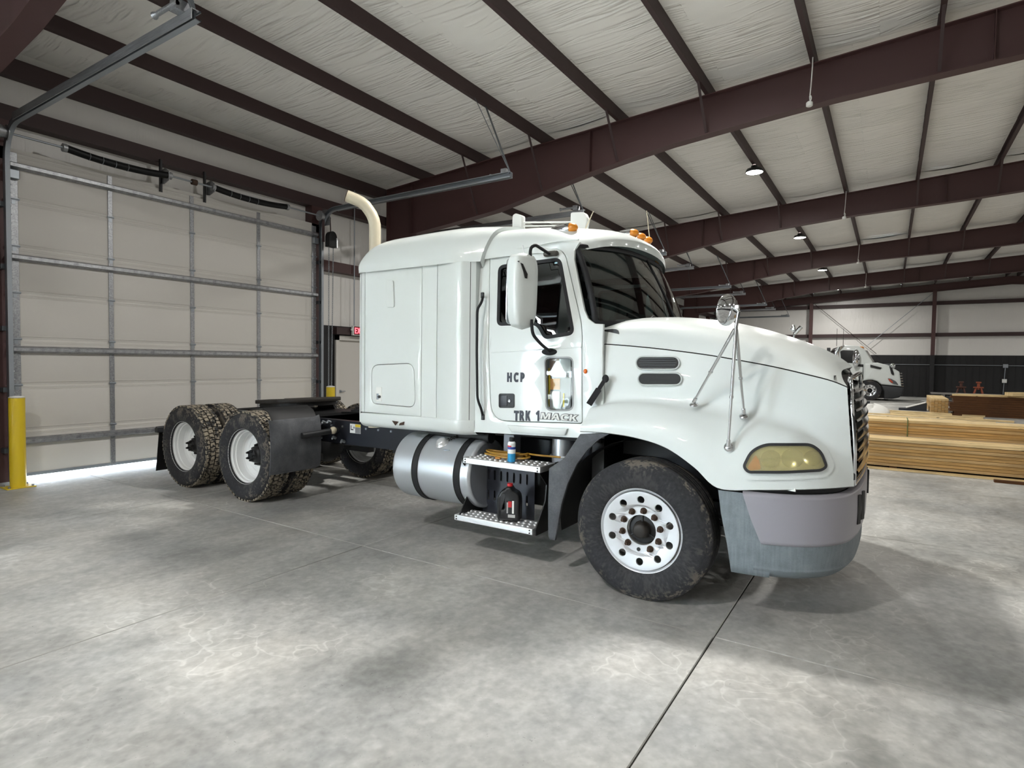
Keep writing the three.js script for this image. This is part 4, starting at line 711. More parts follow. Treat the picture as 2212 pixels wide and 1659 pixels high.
  for (let i = 0; i <= 20; i++) outline.push(bow(0.845 - 1.69 * i / 20, 0.92, 0.01)); for (let i = 1; i <= 10; i++) outline.push(bow(-hw(0.92 + 0.066 * i), 0.92 + 0.066 * i, 0.01)); for (let i = 1; i <= 20; i++) outline.push(bow(-0.76 + 1.52 * i / 20, 1.6 + 0.03 * Math.sin(Math.PI * i / 20), 0.01)); for (let i = 1; i < 10; i++) outline.push(bow(hw(1.58 - 0.066 * i), 1.58 - 0.066 * i, 0.01));
  part('surround', new THREE.TubeGeometry(new THREE.CatmullRomCurve3(outline, true), 160, 0.015, 10, true), M.chrome, G);
  for (let i = 0; i < 9; i++) { const y = 0.985 + i * 0.066, w = hw(y) - 0.01, rows = [[], [], [], [], []]; for (let j = 0; j <= 16; j++) { const s = w - 2 * w * j / 16; [[0.03, 0.02], [0.035, 0.008], [0.0, -0.022], [-0.03, -0.018], [-0.03, 0.018]].forEach(([o, dy], r) => rows[r].push(bow(s, y + dy, o))); } rows.push(rows[0]); part('grille_bar', BGU.toCreasedNormals(gridGeo(rows).toNonIndexed(), 0.5), M.chrome, G); }
  part('radiator', gridGeo([[...Array(9)].map((_, j) => bow(0.85 - 1.7 * j / 8, 0.9, -0.07)), [...Array(9)].map((_, j) => bow(0.85 - 1.7 * j / 8, 1.62, -0.07))]), M.black, G);
}
// ---- bumper: main face, chalky lower valance, dark slots
{
  const B = grp('bumper', TR);
  const plan = new THREE.CatmullRomCurve3([[1.255, -0.93], [1.25, -0.78], [1.225, -0.6], [1.165, -0.44], [1.05, -0.3], [0.9, -0.205], [0.65, -0.15], [0.3, -0.13], [0, -0.125]].map(([s, z]) => V(CL - s, 0, z)), false, 'centripetal');
  const uOfZ = z => { let a = 0, b = 1; for (let i = 0; i < 40; i++) { const m = (a + b) / 2; if (plan.getPoint(m).z < z) a = m; else b = m; } return a; };
  const pt = (u, y, inset) => { const p = plan.getPoint(Math.min(1, u)), t = plan.getTangent(Math.min(1, u)), n = V(-t.z, 0, t.x).normalize(); if (n.x > 0 && n.z < 0) n.negate(); const q = V(p.x, y, p.z).addScaledVector(n, -inset); return q; };
  const N = 40, strip = (rowsYZ, u0fn, u1 = 1) => rowsYZ.map(([y, inset, z0]) => { const a = u0fn(z0), r = []; for (let i = 0; i <= N; i++) r.push(pt(a + (u1 - a) * i / N, y, inset)); return r; });
  const sym = rows => rows.map(r => [...r, ...[...r].reverse().slice(1).map(mir)]);
  const yTop = 0.865, lift = (rows) => rows;
  const main = sym(strip([[yTop - 0.005, 0.05, -0.77], [yTop, 0.02, -0.775], [yTop - 0.012, 0.0, -0.775], [yTop - 0.03, -0.004, -0.77], [0.7, -0.006, -0.725], [0.56, -0.002, -0.668], [0.535, 0.006, -0.655], [0.528, 0.03, -0.655]], uOfZ));
  part('face', gridGeo(main, true), M.bumperGrey, B);
  const end = [[yTop - 0.015, 0.015], [0.7, 0.0], [0.5, 0.012], [0.36, 0.03], [0.31, 0.045], [0.3, 0.09]];
  const vr = end.map(([y, ins], i) => { const zr = [-0.93, -0.905, -0.865, -0.845, -0.84, -0.83][i], zf = [-0.76, -0.7, -0.6, -0.6, -0.6, -0.6][i], a = uOfZ(zr), b = uOfZ(zf), r = []; for (let j = 0; j <= 10; j++) r.push(pt(a + (b - a) * j / 10, y, ins)); return r; });
  both(sg => part('end_cap', uvMetres(clean(gridGeo(sg > 0 ? vr : vr.map(r => r.map(mir)), true)), 0.6), M.chalk, B));
  const low = sym(strip([[0.545, 0.012, -0.68], [0.5, 0.012, -0.7], [0.385, 0.028, -0.7], [0.375, 0.02, -0.7], [0.362, 0.024, -0.7], [0.33, 0.05, -0.7], [0.31, 0.075, -0.7], [0.3, 0.12, -0.7]], uOfZ));
  part('valance', uvMetres(clean(gridGeo(low, true)), 0.6), M.chalk, B);
  both(sg => { for (const [u, h] of [[0.74, 0.2], [0.8, 0.2]]) { const p = pt(u, 0.72, -0.009), q = sg > 0 ? p : mir(p); const g = rbox(0.05, h, 0.012, 0.005); g.rotateY(sg * -0.35).translate(q.x, q.y, q.z); part('lamp_slot', g, M.black, B); } });
  part('core', bb(CL - 1.0, CL + 1.0, 0.45, 0.82, -0.5, -0.3), M.black, B);
  // dark gap piece above the bumper with a small tag
  const gp = sym(strip([[0.93, 0.06, -0.9], [0.86, 0.06, -0.9]], uOfZ)); part('filler', gridGeo(gp, true), M.black, B);
  const tg = pt(uOfZ(-0.5), 0.9, 0.054); const gt = box(0.008, 0.02, 0.09); gt.rotateY(-0.25).translate(tg.x, 0.893, tg.z); part('tag', gt, M.paper, B);
}
// ---- grey rubber fender extension and dark arch liner behind the front wheel
both(sg => {
  const P = (a, b) => { const p = LAT(a, b, 1.245); return [p.z, p.y]; };
  const o = [[1252, 938], [1316, 937], [1292, 950], [1268, 972], [1245, 1003], [1225, 1045], [1212, 1090], [1203, 1140], [1198, 1168], [1186, 1166], [1183, 1158], [1183, 1080], [1185, 1012], [1200, 1002], [1218, 990], [1232, 968]].map(([a, b]) => P(a, b));
  const q = [...o].reverse();
  part('fender_extension', mapGeo(extr(q, 0.02, { bevel: 0.004 }), (u, v, w) => V(CL - sg * (1.215 + w), v, u), 0, 0.4), M.greyPlastic, TR);
  const arcP = []; for (let i = 0; i <= 20; i++) { const a = -0.15 + 3.5 * i / 20; arcP.push([-1.47 + 0.66 * Math.cos(a), 0.5 + 0.63 * Math.sin(a)]); }
  part('arch_liner', gridGeo([1.2, 0.5].map(s => arcP.map(([z, y]) => V(CL - sg * s, Math.min(y, 1.14), z)))), M.black, TR);
});
// ---- wheels (axle along x, outer face towards -x)
const lathe = (pts, seg = 56) => { const g = new THREE.LatheGeometry(pts.map(p => new THREE.Vector2(...p)), seg); return g.rotateZ(Math.PI / 2); };
const fillet = (pts, n = 3) => { const c = new THREE.CatmullRomCurve3(pts.map(p => V(p[0], p[1], 0)), false, 'centripetal'); return Array.from({ length: pts.length * n }, (_, i) => { const q = c.getPoint(i / (pts.length * n - 1)); return [q.x, q.y]; }); };
const WG = (() => {
  const o = {};
  const tread = (R, d, xs) => { const l = []; let p = -1; for (const [y, g] of xs) l.push([R - (g ? d : 0), y]); return l; };
  const sideF = [[0.292, 0.098], [0.3, 0.118], [0.33, 0.134], [0.4, 0.142], [0.45, 0.136], [0.478, 0.122], [0.494, 0.112]];
  const ribs = [[0.1, 0], [0.068, 0], [0.066, 1], [0.056, 1], [0.054, 0], [0.022, 0], [0.02, 1], [0.01, 1], [0.008, 0], [-0.008, 0], [-0.01, 1], [-0.02, 1], [-0.022, 0], [-0.054, 0], [-0.056, 1], [-0.066, 1], [-0.068, 0], [-0.1, 0]];
  o.tyreF = BGU.toCreasedNormals(lathe([...fillet(sideF), ...tread(0.502, 0.012, ribs), ...fillet(sideF).reverse().map(([r, y]) => [r, -y])].reverse(), 72).toNonIndexed(), 0.5);
  const sideD = [[0.312, 0.1], [0.322, 0.122], [0.36, 0.14], [0.43, 0.146], [0.48, 0.14], [0.503, 0.126], [0.511, 0.112]];
  o.tyreD = BGU.toCreasedNormals(lathe([...fillet(sideD), [0.512, 0.1], [0.512, -0.1], ...fillet(sideD).reverse().map(([r, y]) => [r, -y])].reverse(), 72).toNonIndexed(), 0.5);
  // lug blocks of the drive tyres
  const bl = []; for (let i = 0; i < 58; i++) for (const [y, w, ph] of [[0.098, 0.046, 0], [0.034, 0.05, 0.5], [-0.034, 0.05, 0], [-0.098, 0.046, 0.5]]) { const a = (i + ph) / 58 * 2 * Math.PI, g = new THREE.BoxGeometry(w, 0.022, 0.044); g.rotateY(y > 0 ? 0.18 : -0.18); g.translate(-y, 0.522, 0); g.rotateX(a); bl.push(g); }
  o.blocks = uvMetres(merge(bl), 0.5);
  // aluminium front disc wheel: ten hand holes
  const circ = (r, n = 18, cx = 0, cy = 0) => Array.from({ length: n }, (_, i) => [cx + r * Math.cos(i / n * 2 * Math.PI), cy + r * Math.sin(i / n * 2 * Math.PI)]);
  const holes = [circ(0.108, 36)]; for (let i = 0; i < 10; i++) { const a = (i + 0.5) / 10 * 2 * Math.PI; holes.push(circ(0.027, 16, 0.222 * Math.cos(a), 0.222 * Math.sin(a))); }
  const dish = r => r < 0.168 ? 0 : r < 0.185 ? -(r - 0.168) * 1.1 : r < 0.27 ? -0.0187 - (r - 0.185) * 0.1 : -0.027;
  o.discF = mapGeo(extr(circ(0.279, 72), 0.016, { holes }), (u, v, w) => V(-0.082 - w - dish(Math.hypot(u, v)) * -1, v, u), 0.05, 0.45);
  o.rimF = lathe(fillet([[0.276, 0.06], [0.277, 0.09], [0.284, 0.102], [0.294, 0.112], [0.302, 0.12], [0.306, 0.112], [0.3, 0.1]], 3).concat([[0.295, 0.06], [0.29, -0.1], [0.3, -0.11]]));
  o.hubF = lathe([[0.0, 0.07], [0.1, 0.07], [0.108, 0.05], [0.108, 0.0]], 32);
  o.capF = lathe(fillet([[0.0, 0.145], [0.035, 0.144], [0.05, 0.135], [0.058, 0.11], [0.06, 0.075], [0.066, 0.07], [0.066, 0.06]], 2), 28);
  o.nut = merge(new THREE.CylinderGeometry(0.017, 0.019, 0.03, 6).rotateZ(Math.PI / 2).translate(-0.015, 0, 0), new THREE.CylinderGeometry(0.011, 0.011, 0.02, 10).rotateZ(Math.PI / 2).translate(-0.036, 0, 0), new THREE.CylinderGeometry(0.024, 0.024, 0.006, 14).rotateZ(Math.PI / 2).translate(-0.003, 0, 0));
  // deep white drive rim
  o.rimD = BGU.toCreasedNormals(lathe([[0.316, 0.1], [0.334, 0.112], [0.336, 0.122], [0.331, 0.127], [0.324, 0.124], [0.318, 0.114], [0.314, 0.1], [0.311, 0.084], [0.3, 0.078], [0.299, 0.05], [0.297, 0.046], [0.286, 0.042], [0.283, 0.02], [0.28, -0.03], [0.27, -0.052], [0.25, -0.068], [0.215, -0.074], [0.21, -0.08], [0.11, -0.083], [0.11, -0.1]]).toNonIndexed(), 0.35);
  o.hubD = lathe(fillet([[0.0, 0.035], [0.06, 0.034], [0.07, 0.028], [0.074, 0.0], [0.09, -0.012], [0.1, -0.03], [0.1, -0.09]], 2), 28);
  return o;
})();
function wheel(kind, x, y, z, side, dirty, nuts = true) {
  const g = grp('wheel', TR, [x - CL, y, z + 4.2]); g.rotation.y = side > 0 ? 0 : Math.PI; const roll = rr(0, 6);
  if (kind === 'steer') {
    part('tyre', WG.tyreF, M.tyre, g, true); part('disc', WG.discF, M.alu, g, true); part('rim', WG.rimF, M.aluPolish, g, true); part('hub', WG.hubF, M.black, g, true); part('hub_cap', WG.capF, M.grease, g, true);
    if (nuts) { for (let i = 0; i < 10; i++) { if (i === 7) { part('stud_hole', new THREE.CylinderGeometry(0.014, 0.014, 0.006, 12).rotateZ(Math.PI / 2).translate(-0.1, 0.142 * Math.sin(i / 10 * 2 * Math.PI + 0.2 - Math.PI * 0), 0.142 * Math.cos(i / 10 * 2 * Math.PI + 0.2)), M.black, g, true); continue; } const a = i / 10 * 2 * Math.PI + 0.2; const n = part('lug_nut', WG.nut, M.rust, g, true); n.position.set(-0.098, 0.142 * Math.sin(a), 0.142 * Math.cos(a)); } for (let i = 0; i < 3; i++) part('hub_spoke', rod(V(-0.075, 0, 0), V(-0.072, 0.1 * Math.sin(i * 2.09 - 0.5), 0.1 * Math.cos(i * 2.09 - 0.5)), 0.008), M.plastic, g, true); }
  } else {
    const m = part('tyre', WG.tyreD, dirty ? M.tyreDirty : M.tyre, g, true); m.rotation.x = roll; const b = part('tread_blocks', WG.blocks, dirty ? M.mud : M.tyre, g, true); b.rotation.x = roll; b.userData.kind = 'stuff';
    part('rim', WG.rimD, M.rimWhite, g, true);
    if (nuts) { part('hub', WG.hubD, M.black, g, true); for (let i = 0; i < 10; i++) { const a = i / 10 * 2 * Math.PI; const n = part('lug_nut', WG.nut, M.black, g, true); n.position.set(0.082, 0.118 * Math.sin(a), 0.118 * Math.cos(a)); } for (let i = 0; i < 5; i++) { const a = i / 5 * 2 * Math.PI, n = part('axle_bolt', WG.nut, M.black, g, true); n.position.set(-0.02, 0.055 * Math.sin(a), 0.055 * Math.cos(a)); } }
  }
  return g;
}
for (const s of [1, -1]) {
  wheel('steer', CL - s * (1.29 - 0.142), 0.495, -1.452, s, false, true);
  for (const z of [-7.66, -6.33]) { wheel('drive', CL - s * (1.215 - 0.146), 0.53, z, s, true, s > 0); wheel('drive', CL - s * (1.215 - 0.146 - 0.345), 0.53, z, -s, true, false); }
}
// ---- frame, axles and running gear
{
  const F = grp('chassis_frame', TR);
  both(sg => { const x = CL - sg * 0.43; part('rail', merge(bb(x - 0.006, x + 0.006, 0.67, 0.95, -8.35, -0.45), bb(Math.min(x, x + sg * 0.08), Math.max(x, x + sg * 0.08), 0.67, 0.68, -8.35, -0.45), bb(Math.min(x, x + sg * 0.08), Math.max(x, x + sg * 0.08), 0.94, 0.95, -8.35, -0.45)), std('#151821', 0.4, 0.2), F);
    for (let z = -8.1; z < -4.6; z += 0.2) part('rail_bolt', new THREE.CylinderGeometry(0.013, 0.013, 0.014, 6).rotateZ(Math.PI / 2).translate(x - sg * 0.012, 0.72 + (Math.round(z * 10) % 4 ? 0.16 : 0), z), M.track, F); });
  for (const z of [-8.3, -7.0, -5.4, -4.3, -3.0, -0.6]) part('cross_member', bb(CL - 0.43, CL + 0.43, 0.7, 0.92, z - 0.04, z + 0.04), M.black, F);
  for (const z of [-7.66, -6.33]) { part('axle', merge(rod(V(CL - 1.0, 0.53, z), V(CL + 1.0, 0.53, z), 0.075), new THREE.SphereGeometry(0.24, 20, 14).scale(1, 1, 0.9).translate(CL, 0.55, z)), M.black, F); both(sg => part('suspension', merge(bb(CL - sg * 0.43 - 0.05, CL - sg * 0.43 + 0.05, 0.42, 0.5, z - 0.55, z + 0.4), rod(V(CL - sg * 0.43, 0.48, z - 0.45), V(CL - sg * 0.43, 0.7, z - 0.45), 0.11)), M.black, F)); }
  part('drive_shaft', rod(V(CL, 0.62, -6.1), V(CL, 0.7, -3.0), 0.06), M.black, F);
  part('transmission', merge(rbb(CL - 0.3, CL + 0.3, 0.5, 0.95, -3.6, -2.4, 0.06), rbb(CL - 0.4, CL + 0.4, 0.42, 0.98, -2.3, -0.7, 0.08)), M.black, F);
  part('front_axle', merge(rod(V(CL - 1.0, 0.48, -1.45), V(CL + 1.0, 0.48, -1.45), 0.06), bb(CL - 0.5, CL - 0.38, 0.5, 0.6, -2.2, -0.7), bb(CL + 0.38, CL + 0.5, 0.5, 0.6, -2.2, -0.7)), M.black, F);
  part('catwalk', merge(Array.from({ length: 9 }, (_, i) => bb(CL - 0.5, CL + 0.5, 0.955, 0.985, -4.95 + i * 0.06, -4.91 + i * 0.06))), M.aluPolish, F);
  // data sticker on the near rail
  const st = grp('warning_sticker', TR), q = LAT(768, 926, 0.437), X = q.x - 0.004; part('film', bb(X - 0.001, X + 0.001, q.y - 0.055, q.y + 0.055, q.z - 0.09, q.z + 0.09), M.paper, st); part('yellow_block', bb(X - 0.002, X, q.y + 0.02, q.y + 0.052, q.z + 0.0, q.z + 0.088), M.yellow, st); part('grey_block', bb(X - 0.002, X, q.y - 0.052, q.y + 0.018, q.z, q.z + 0.088), std('#77787a', 0.6), st); part('pictogram', bb(X - 0.002, X, q.y - 0.02, q.y - 0.008, q.z - 0.07, q.z - 0.03), M.black, st); part('pictogram', bb(X - 0.002, X, q.y - 0.02, q.y + 0.035, q.z - 0.075, q.z - 0.065), M.black, st);
  // air fittings and a pale dryer behind the quarter fender
  for (const [px, py] of [[700, 912], [711, 911], [722, 945], [692, 944], [741, 953]]) { const p = LAT(px, py, 0.47); part('air_fitting', merge(new THREE.CylinderGeometry(0.018, 0.018, 0.05, 8).rotateZ(1.2).translate(p.x, p.y, p.z), new THREE.SphereGeometry(0.014, 8, 6).translate(p.x - 0.03, p.y - 0.01, p.z)), M.track, F); }
  const hp = [V(CL - 0.3, 1.02, -4.6), V(CL - 0.2, 1.12, -4.8), V(CL - 0.1, 1.13, -5.1), V(CL, 1.03, -5.5), V(CL - 0.02, 0.99, -6.0)]; part('air_hose', tube(hp, 0.014, 30, 6), M.black, F); part('air_hose', tube(hp.map(p => p.clone().add(V(0.12, 0.02, 0.05))), 0.014, 30, 6), M.rubber, F);
  const canister = lathe(fillet([[0, 0.3], [0.1, 0.29], [0.15, 0.26], [0.16, 0.2], [0.16, -0.2], [0.15, -0.26], [0, -0.28]], 3), 28); canister.rotateZ(0); const c2 = canister.clone(); c2.translate(CL + 0.05, 1.08, -4.85); part('air_tank', c2, M.cream, F);
}
// ---- fifth wheel
{
  const W = grp('fifth_wheel', TR), zc = -6.78, o = []; for (let i = 0; i <= 28; i++) { const a = -0.15 + (Math.PI + 0.3) * i / 28; o.push([0.49 * Math.cos(a), 0.47 * Math.sin(a)]); }
  const pl = [...o, [-0.42, -0.5], [-0.12, -0.62], [-0.05, -0.1], [0.05, -0.1], [0.12, -0.62], [0.42, -0.5]];
  const tilt = -0.06; const mp = (u, v, w) => V(CL + u, 1.1 + w + v * -tilt * 1.0, zc + v);
  part('plate', mapGeo(extr(pl, 0.035, { bevel: 0.008 }), mp), M.grease, W);
  part('skirt', mapGeo(extr(offset(pl, -0.05), 0.05), (u, v, w) => mp(u, v, w - 0.06)), M.black, W);
  for (const s of [1, -1]) part('bracket', mapGeo(extr([[-0.22, 0], [0.22, 0], [0.1, 0.16], [-0.1, 0.16]], 0.03), (u, v, w) => V(CL + s * 0.36 + w, 0.95 + v, zc + u)), M.black, W);
  part('slide_base', bb(CL - 0.45, CL + 0.45, 0.95, 0.985, -7.4, -6.1), M.black, W);
  part('release_handle', rod(V(CL - 0.55, 1.04, zc + 0.2), V(CL - 0.1, 1.05, zc + 0.2), 0.012), M.track, W);
}
// ---- quarter fenders ahead of the drive wheels, mud flaps behind
both(sg => {
  const Q = grp('quarter_fender', TR), R = (s, y, z) => V(CL - sg * s, y, z);
  const prof = [[0.39, -5.7], [0.42, -5.695], [0.6, -5.68], [0.8, -5.68], [0.95, -5.7], [1.0, -5.72]], rows = prof.map(([y, z]) => { const r = []; for (let i = 0; i <= 8; i++) r.push(R(1.27 - 0.66 * i / 8, y + (i === 8 ? 0.02 : 0), z - (i === 0 ? 0.03 : 0))); return r; });
  part('shield', sheet(rows, 0.008, V(0, 0, 1)), M.greyPlastic, Q);
  const p2 = [[0.995, -5.73], [1.08, -5.79], [1.13, -5.9]], r2 = p2.map(([y, z]) => [R(1.24, y, z), R(0.64, y + 0.0, z)]); part('top_curve', sheet(r2, 0.008, V(0, 0.5, 0.8)), M.black, Q);
  part('mount_tube', rod(R(0.9, 0.8, -5.66), R(0.43, 0.83, -5.6), 0.035), M.plastic, Q); part('mount_boss', new THREE.SphereGeometry(0.045, 12, 8).translate(R(0.5, 0.83, -5.6).x, 0.83, -5.6), M.cream, Q);
  const Fp = grp('mud_flap', TR); part('flap', sheet([[R(1.16, 0.12, -8.43), R(0.62, 0.12, -8.43)], [R(1.16, 0.7, -8.33), R(0.62, 0.7, -8.33)]], 0.01, V(0, 0, 1)), M.black, Fp); part('hanger', rod(R(1.2, 0.72, -8.33), R(0.4, 0.75, -8.31), 0.022), M.plastic, Fp); part('bracket', bb(Math.min(R(1.2, 0, 0).x, R(0.95, 0, 0).x), Math.max(R(1.2, 0, 0).x, R(0.95, 0, 0).x), 0.66, 0.72, -8.37, -8.3), M.plastic, Fp);
});
// ---- fuel tanks with straps
both(sg => {
  const T = grp('fuel_tank', TR), cx = CL - sg * 0.88, cy = 0.665, r = 0.315, z0 = -3.97, z1 = -3.02, ring = (rad, z) => [rad, z];
  const pr = fillet([[0.0, z0 + 0.0], [0.2, z0 + 0.005], [0.29, z0 + 0.015], [r - 0.004, z0 + 0.035], [r, z0 + 0.06], [r, z0 + 0.2]], 3).concat([[r, z1 - 0.2]], fillet([[r, z1 - 0.06], [r - 0.004, z1 - 0.03], [0.29, z1 - 0.012], [0.27, z1 - 0.02], [0.0, z1 - 0.022]], 3));
  part('drum', new THREE.LatheGeometry(pr.map(p => new THREE.Vector2(...p)), 64).rotateX(Math.PI / 2).translate(cx, cy, 0), M.tank, T);
  for (const z of [-3.66, -3.17]) { part('strap', new THREE.CylinderGeometry(r + 0.006, r + 0.006, 0.062, 64, 1, true).rotateX(Math.PI / 2).translate(cx, cy, z), M.rubber, T); part('strap_edge', merge(new THREE.TorusGeometry(r + 0.006, 0.004, 6, 64).translate(cx, cy, z - 0.031), new THREE.TorusGeometry(r + 0.006, 0.004, 6, 64).translate(cx, cy, z + 0.031)), M.black, T); part('bracket', bb(Math.min(cx, CL - sg * 0.44), Math.max(cx, CL - sg * 0.44), 0.62, 0.68, z - 0.04, z + 0.04), M.black, T); }
  const a = 0.62, cxp = cx - sg * r * Math.sin(a), cyp = cy + r * Math.cos(a), zc = -3.44, cap = new THREE.LatheGeometry([[0, 0.045], [0.03, 0.045], [0.045, 0.035], [0.048, 0.015], [0.06, 0.012], [0.064, 0]].map(p => new THREE.Vector2(...p)), 24); cap.rotateZ(sg * a).translate(cxp, cyp, zc); part('filler_cap', cap, M.aluPolish, T);
  const ch = []; for (let i = 0; i < 9; i++) { const q = 0.55 - i * 0.07, p = V(cx - sg * (r + 0.008) * Math.sin(q), cy + (r + 0.008) * Math.cos(q), zc + 0.03 + i * 0.016); const g = new THREE.TorusGeometry(0.012, 0.004, 5, 9); if (i % 2) g.rotateY(1.5); g.translate(p.x, p.y + 0.006, p.z); ch.push(g); } part('cap_chain', merge(ch), M.grease, T);
  const q = 0.85; const pl = box(0.003, 0.03, 0.075); pl.rotateZ(sg * (q - Math.PI / 2) + (sg > 0 ? Math.PI / 2 - 0.0 : Math.PI / 2)); pl.rotateZ(0).translate(cx - sg * (r + 0.002) * Math.sin(q), cy + (r + 0.002) * Math.cos(q), -3.34); part('data_plate', pl, M.track, T);
});
// ---- cab steps, bracket plates, slotted back panel
both(sg => {
  const S = grp('cab_steps', TR), X = s => CL - sg * s, span = (a, b) => [Math.min(X(a), X(b)), Math.max(X(a), X(b))];
  const step = (y, s0, s1, z0, z1) => { // plank with a row of raised studs
    const P = grp('step_tread', TR); const [xa, xb] = span(s0, s1);
    part('plank', rbb(xa, xb, y - 0.05, y, z0, z1, 0.006), M.aluPolish, P); const st = []; for (let i = 0; i < 3; i++) for (let z = z0 + 0.05; z < z1 - 0.03; z += 0.052) st.push(new THREE.CylinderGeometry(0.014, 0.02, 0.012, 8).translate(X(s0 - 0.045 - i * (s0 - s1 - 0.08) / 2.2), y + 0.003, z + (i % 2) * 0.026)); const q = part('stud', merge(st), M.alu, P); q.userData.kind = 'stuff';
    for (const z of [z0 + 0.025, z1 - 0.025]) for (const dy of [0.014, 0.036]) part('bolt', new THREE.CylinderGeometry(0.006, 0.006, 0.008, 6).rotateZ(Math.PI / 2).translate(X(s0 + 0.002), y - dy, z), M.black, P); };
  step(0.852, 1.23, 0.98, -3.07, -2.3); step(0.352, 1.255, 1.03, -3.14, -2.35);
  for (const z of [-3.09, -2.325]) part('side_plate', mapGeo(extr([[0.85, 0.3], [1.24, 0.3], [1.25, 0.35], [1.1, 0.55], [1.08, 0.68], [1.2, 0.79], [1.21, 0.845], [0.85, 0.845]], 0.01), (u, v, w) => V(X(u), v, z + w - 0.005)), M.black, S);
  const holes = []; for (const [y0, n] of [[0.66, 9], [0.475, 9], [0.34, 9]]) for (let i = 0; i < n; i++) { const z = -3.18 + i * 0.068; holes.push(roundPoly([[z - 0.01, y0 - 0.045], [z + 0.01, y0 - 0.045], [z + 0.01, y0 + 0.045], [z - 0.01, y0 + 0.045]], 0.009, 3)); }
  const hol = holes.map(h => h.map(([a, b]) => [a, Math.max(b, 0.3)]));
  part('slotted_panel', mapGeo(extr([[-3.25, 0.27], [-2.56, 0.27], [-2.56, 0.8], [-3.25, 0.8]], 0.006, { holes: hol.slice(0, 18) }), (u, v, w) => V(X(0.9) - sg * w, v, u + 0.02)), std('#2c303b', 0.45), S);
  part('battery_box', rbb(...span(0.8, 0.5), 0.42, 0.82, -3.1, -2.4, 0.02), M.black, S);
  // filter canister and bracket post under the cab
  const U = grp('filter_canister', TR); part('can', lathe(fillet([[0, 0.17], [0.085, 0.165], [0.1, 0.15], [0.1, -0.12], [0.11, -0.13], [0.11, -0.15], [0, -0.15]], 2), 28).rotateZ(Math.PI / 2).translate(X(0.78), 0.98, -2.33), M.tank, U); part('clamp', new THREE.TorusGeometry(0.112, 0.008, 8, 28).rotateX(Math.PI / 2).translate(X(0.78), 0.885, -2.33), M.aluPolish, U);
  part('support_post', rbb(...span(0.92, 0.8), 0.8, 1.08, -2.86, -2.75, 0.01), std('#888b92', 0.5, 0.3), S);
  part('underfloor_tube', rod(V(X(0.9), 1.0, -3.7), V(X(0.9), 1.0, -3.0), 0.06), M.black, S);
});
// ---- exhaust stack behind the sleeper
part('exhaust_stack', merge(polyTube([V(4.52, 0.95, -4.7), V(4.52, 3.2, -4.7), V(4.43, 3.36, -4.78), V(4.3, 3.42, -4.9)], 0.062, 0.1, 24)), M.cream, TR);
part('exhaust_mouth', new THREE.TorusGeometry(0.061, 0.004, 6, 24).applyQuaternion(new THREE.Quaternion().setFromUnitVectors(V(0, 0, 1), V(-0.13, 0.06, -0.12).normalize())).translate(4.3, 3.42, -4.9), M.rust, TR);
part('muffler', rod(V(4.52, 1.2, -4.7), V(4.52, 2.6, -4.7), 0.12, 0.12, 24), M.aluPolish, TR);
// ---- door mirrors
both(sg => {
  const f = p => sg > 0 ? p : mir(p), N = grp('door_mirror', TR);
  // housing: rounded shell, slightly turned
  const c = LAT(1128, 629, 1.44), h = 0.292, rows = []; for (let i = 0; i <= 24; i++) { const v = -1 + 2 * i / 24, k = Math.pow(Math.max(0, 1 - Math.pow(Math.abs(v), 5)), 1 / 3), r = []; for (let j = 0; j <= 32; j++) { const a = j / 32 * 2 * Math.PI, ca = Math.cos(a), sa = Math.sin(a), e = 0.55, X = Math.sign(ca) * Math.pow(Math.abs(ca), e) * 0.118, Z = Math.sign(sa) * Math.pow(Math.abs(sa), e) * 0.075; const tp = 1 + 0.06 * v; r.push(f(c.clone().add(V((X * 0.94 - Z * 0.3) * k * tp, v * h, (X * 0.3 + Z * 0.95) * k * tp)))); } rows.push(r); }
  part('housing', gridGeo(rows), M.white, N);
  part('mirror_glass', mapGeo(extr(roundPoly([[-0.09, -0.25], [0.09, -0.25], [0.09, 0.25], [-0.09, 0.25]], 0.04, 5), 0.004), (u, v, w) => f(c.clone().add(V(u * 0.94 + 0.023 + w * 0, v, u * 0.3 - 0.074 - w)))), M.chrome, N);
  const arm = (l, s) => polyTube(l.map(([a, b, q]) => f(LAT(a, b, q))), 0.0125, 0.05);
  part('upper_arm', arm([[1146, 575, 1.42], [1145, 535, 1.42], [1157, 529, 1.38], [1186, 548, 1.08]]), M.rubber, N);
  part('lower_arm', arm([[1148, 690, 1.42], [1150, 722, 1.41], [1170, 745, 1.25], [1192, 762, 1.1]]), M.rubber, N);
  const b0 = LAT(1190, 548, 1.05), b1 = LAT(1187, 760, 1.1); part('upper_foot', rbox(0.05, 0.045, 0.13, 0.02, f(b0).x, b0.y, b0.z), std('#4b4a44', 0.5), N); part('lower_foot', new THREE.SphereGeometry(0.07, 20, 12).scale(0.55, 0.42, 1).translate(f(b1).x, b1.y, b1.z), M.rubber, N);
  if (sg > 0) { const onH = onGrid(rows); for (const pts of [[[1124, 567], [1130, 570], [1136, 584], [1140, 592], [1139, 602], [1134, 601], [1131, 588]], [[1117, 564], [1122, 563], [1121, 567]]]) part('paint_chip', mapGeo(extr(pts, 0.0015), (u, v, w) => { const p = onH(u, v); return onX(u, v, p.x - 0.003 - w); }, 6), M.black, N); } if (false) { const cp = (pts, out) => part('paint_chip', mapGeo(extr(pts.map(([a, b]) => [a, b]), 0.0015), (u, v, w) => { const p = LAT(u, v, 1.44); const dz = (u - 1128) / 34; return p.add(V(-0.079 - 0.0 * w - 0.028 * (1 - dz * dz * 0.5), 0, 0)); }, 6), M.black, N); }
  part('stub_antenna', rod(f(LAT(1132, 550, 1.44)), f(LAT(1129, 530, 1.44)), 0.004), M.aluPolish, N);
});
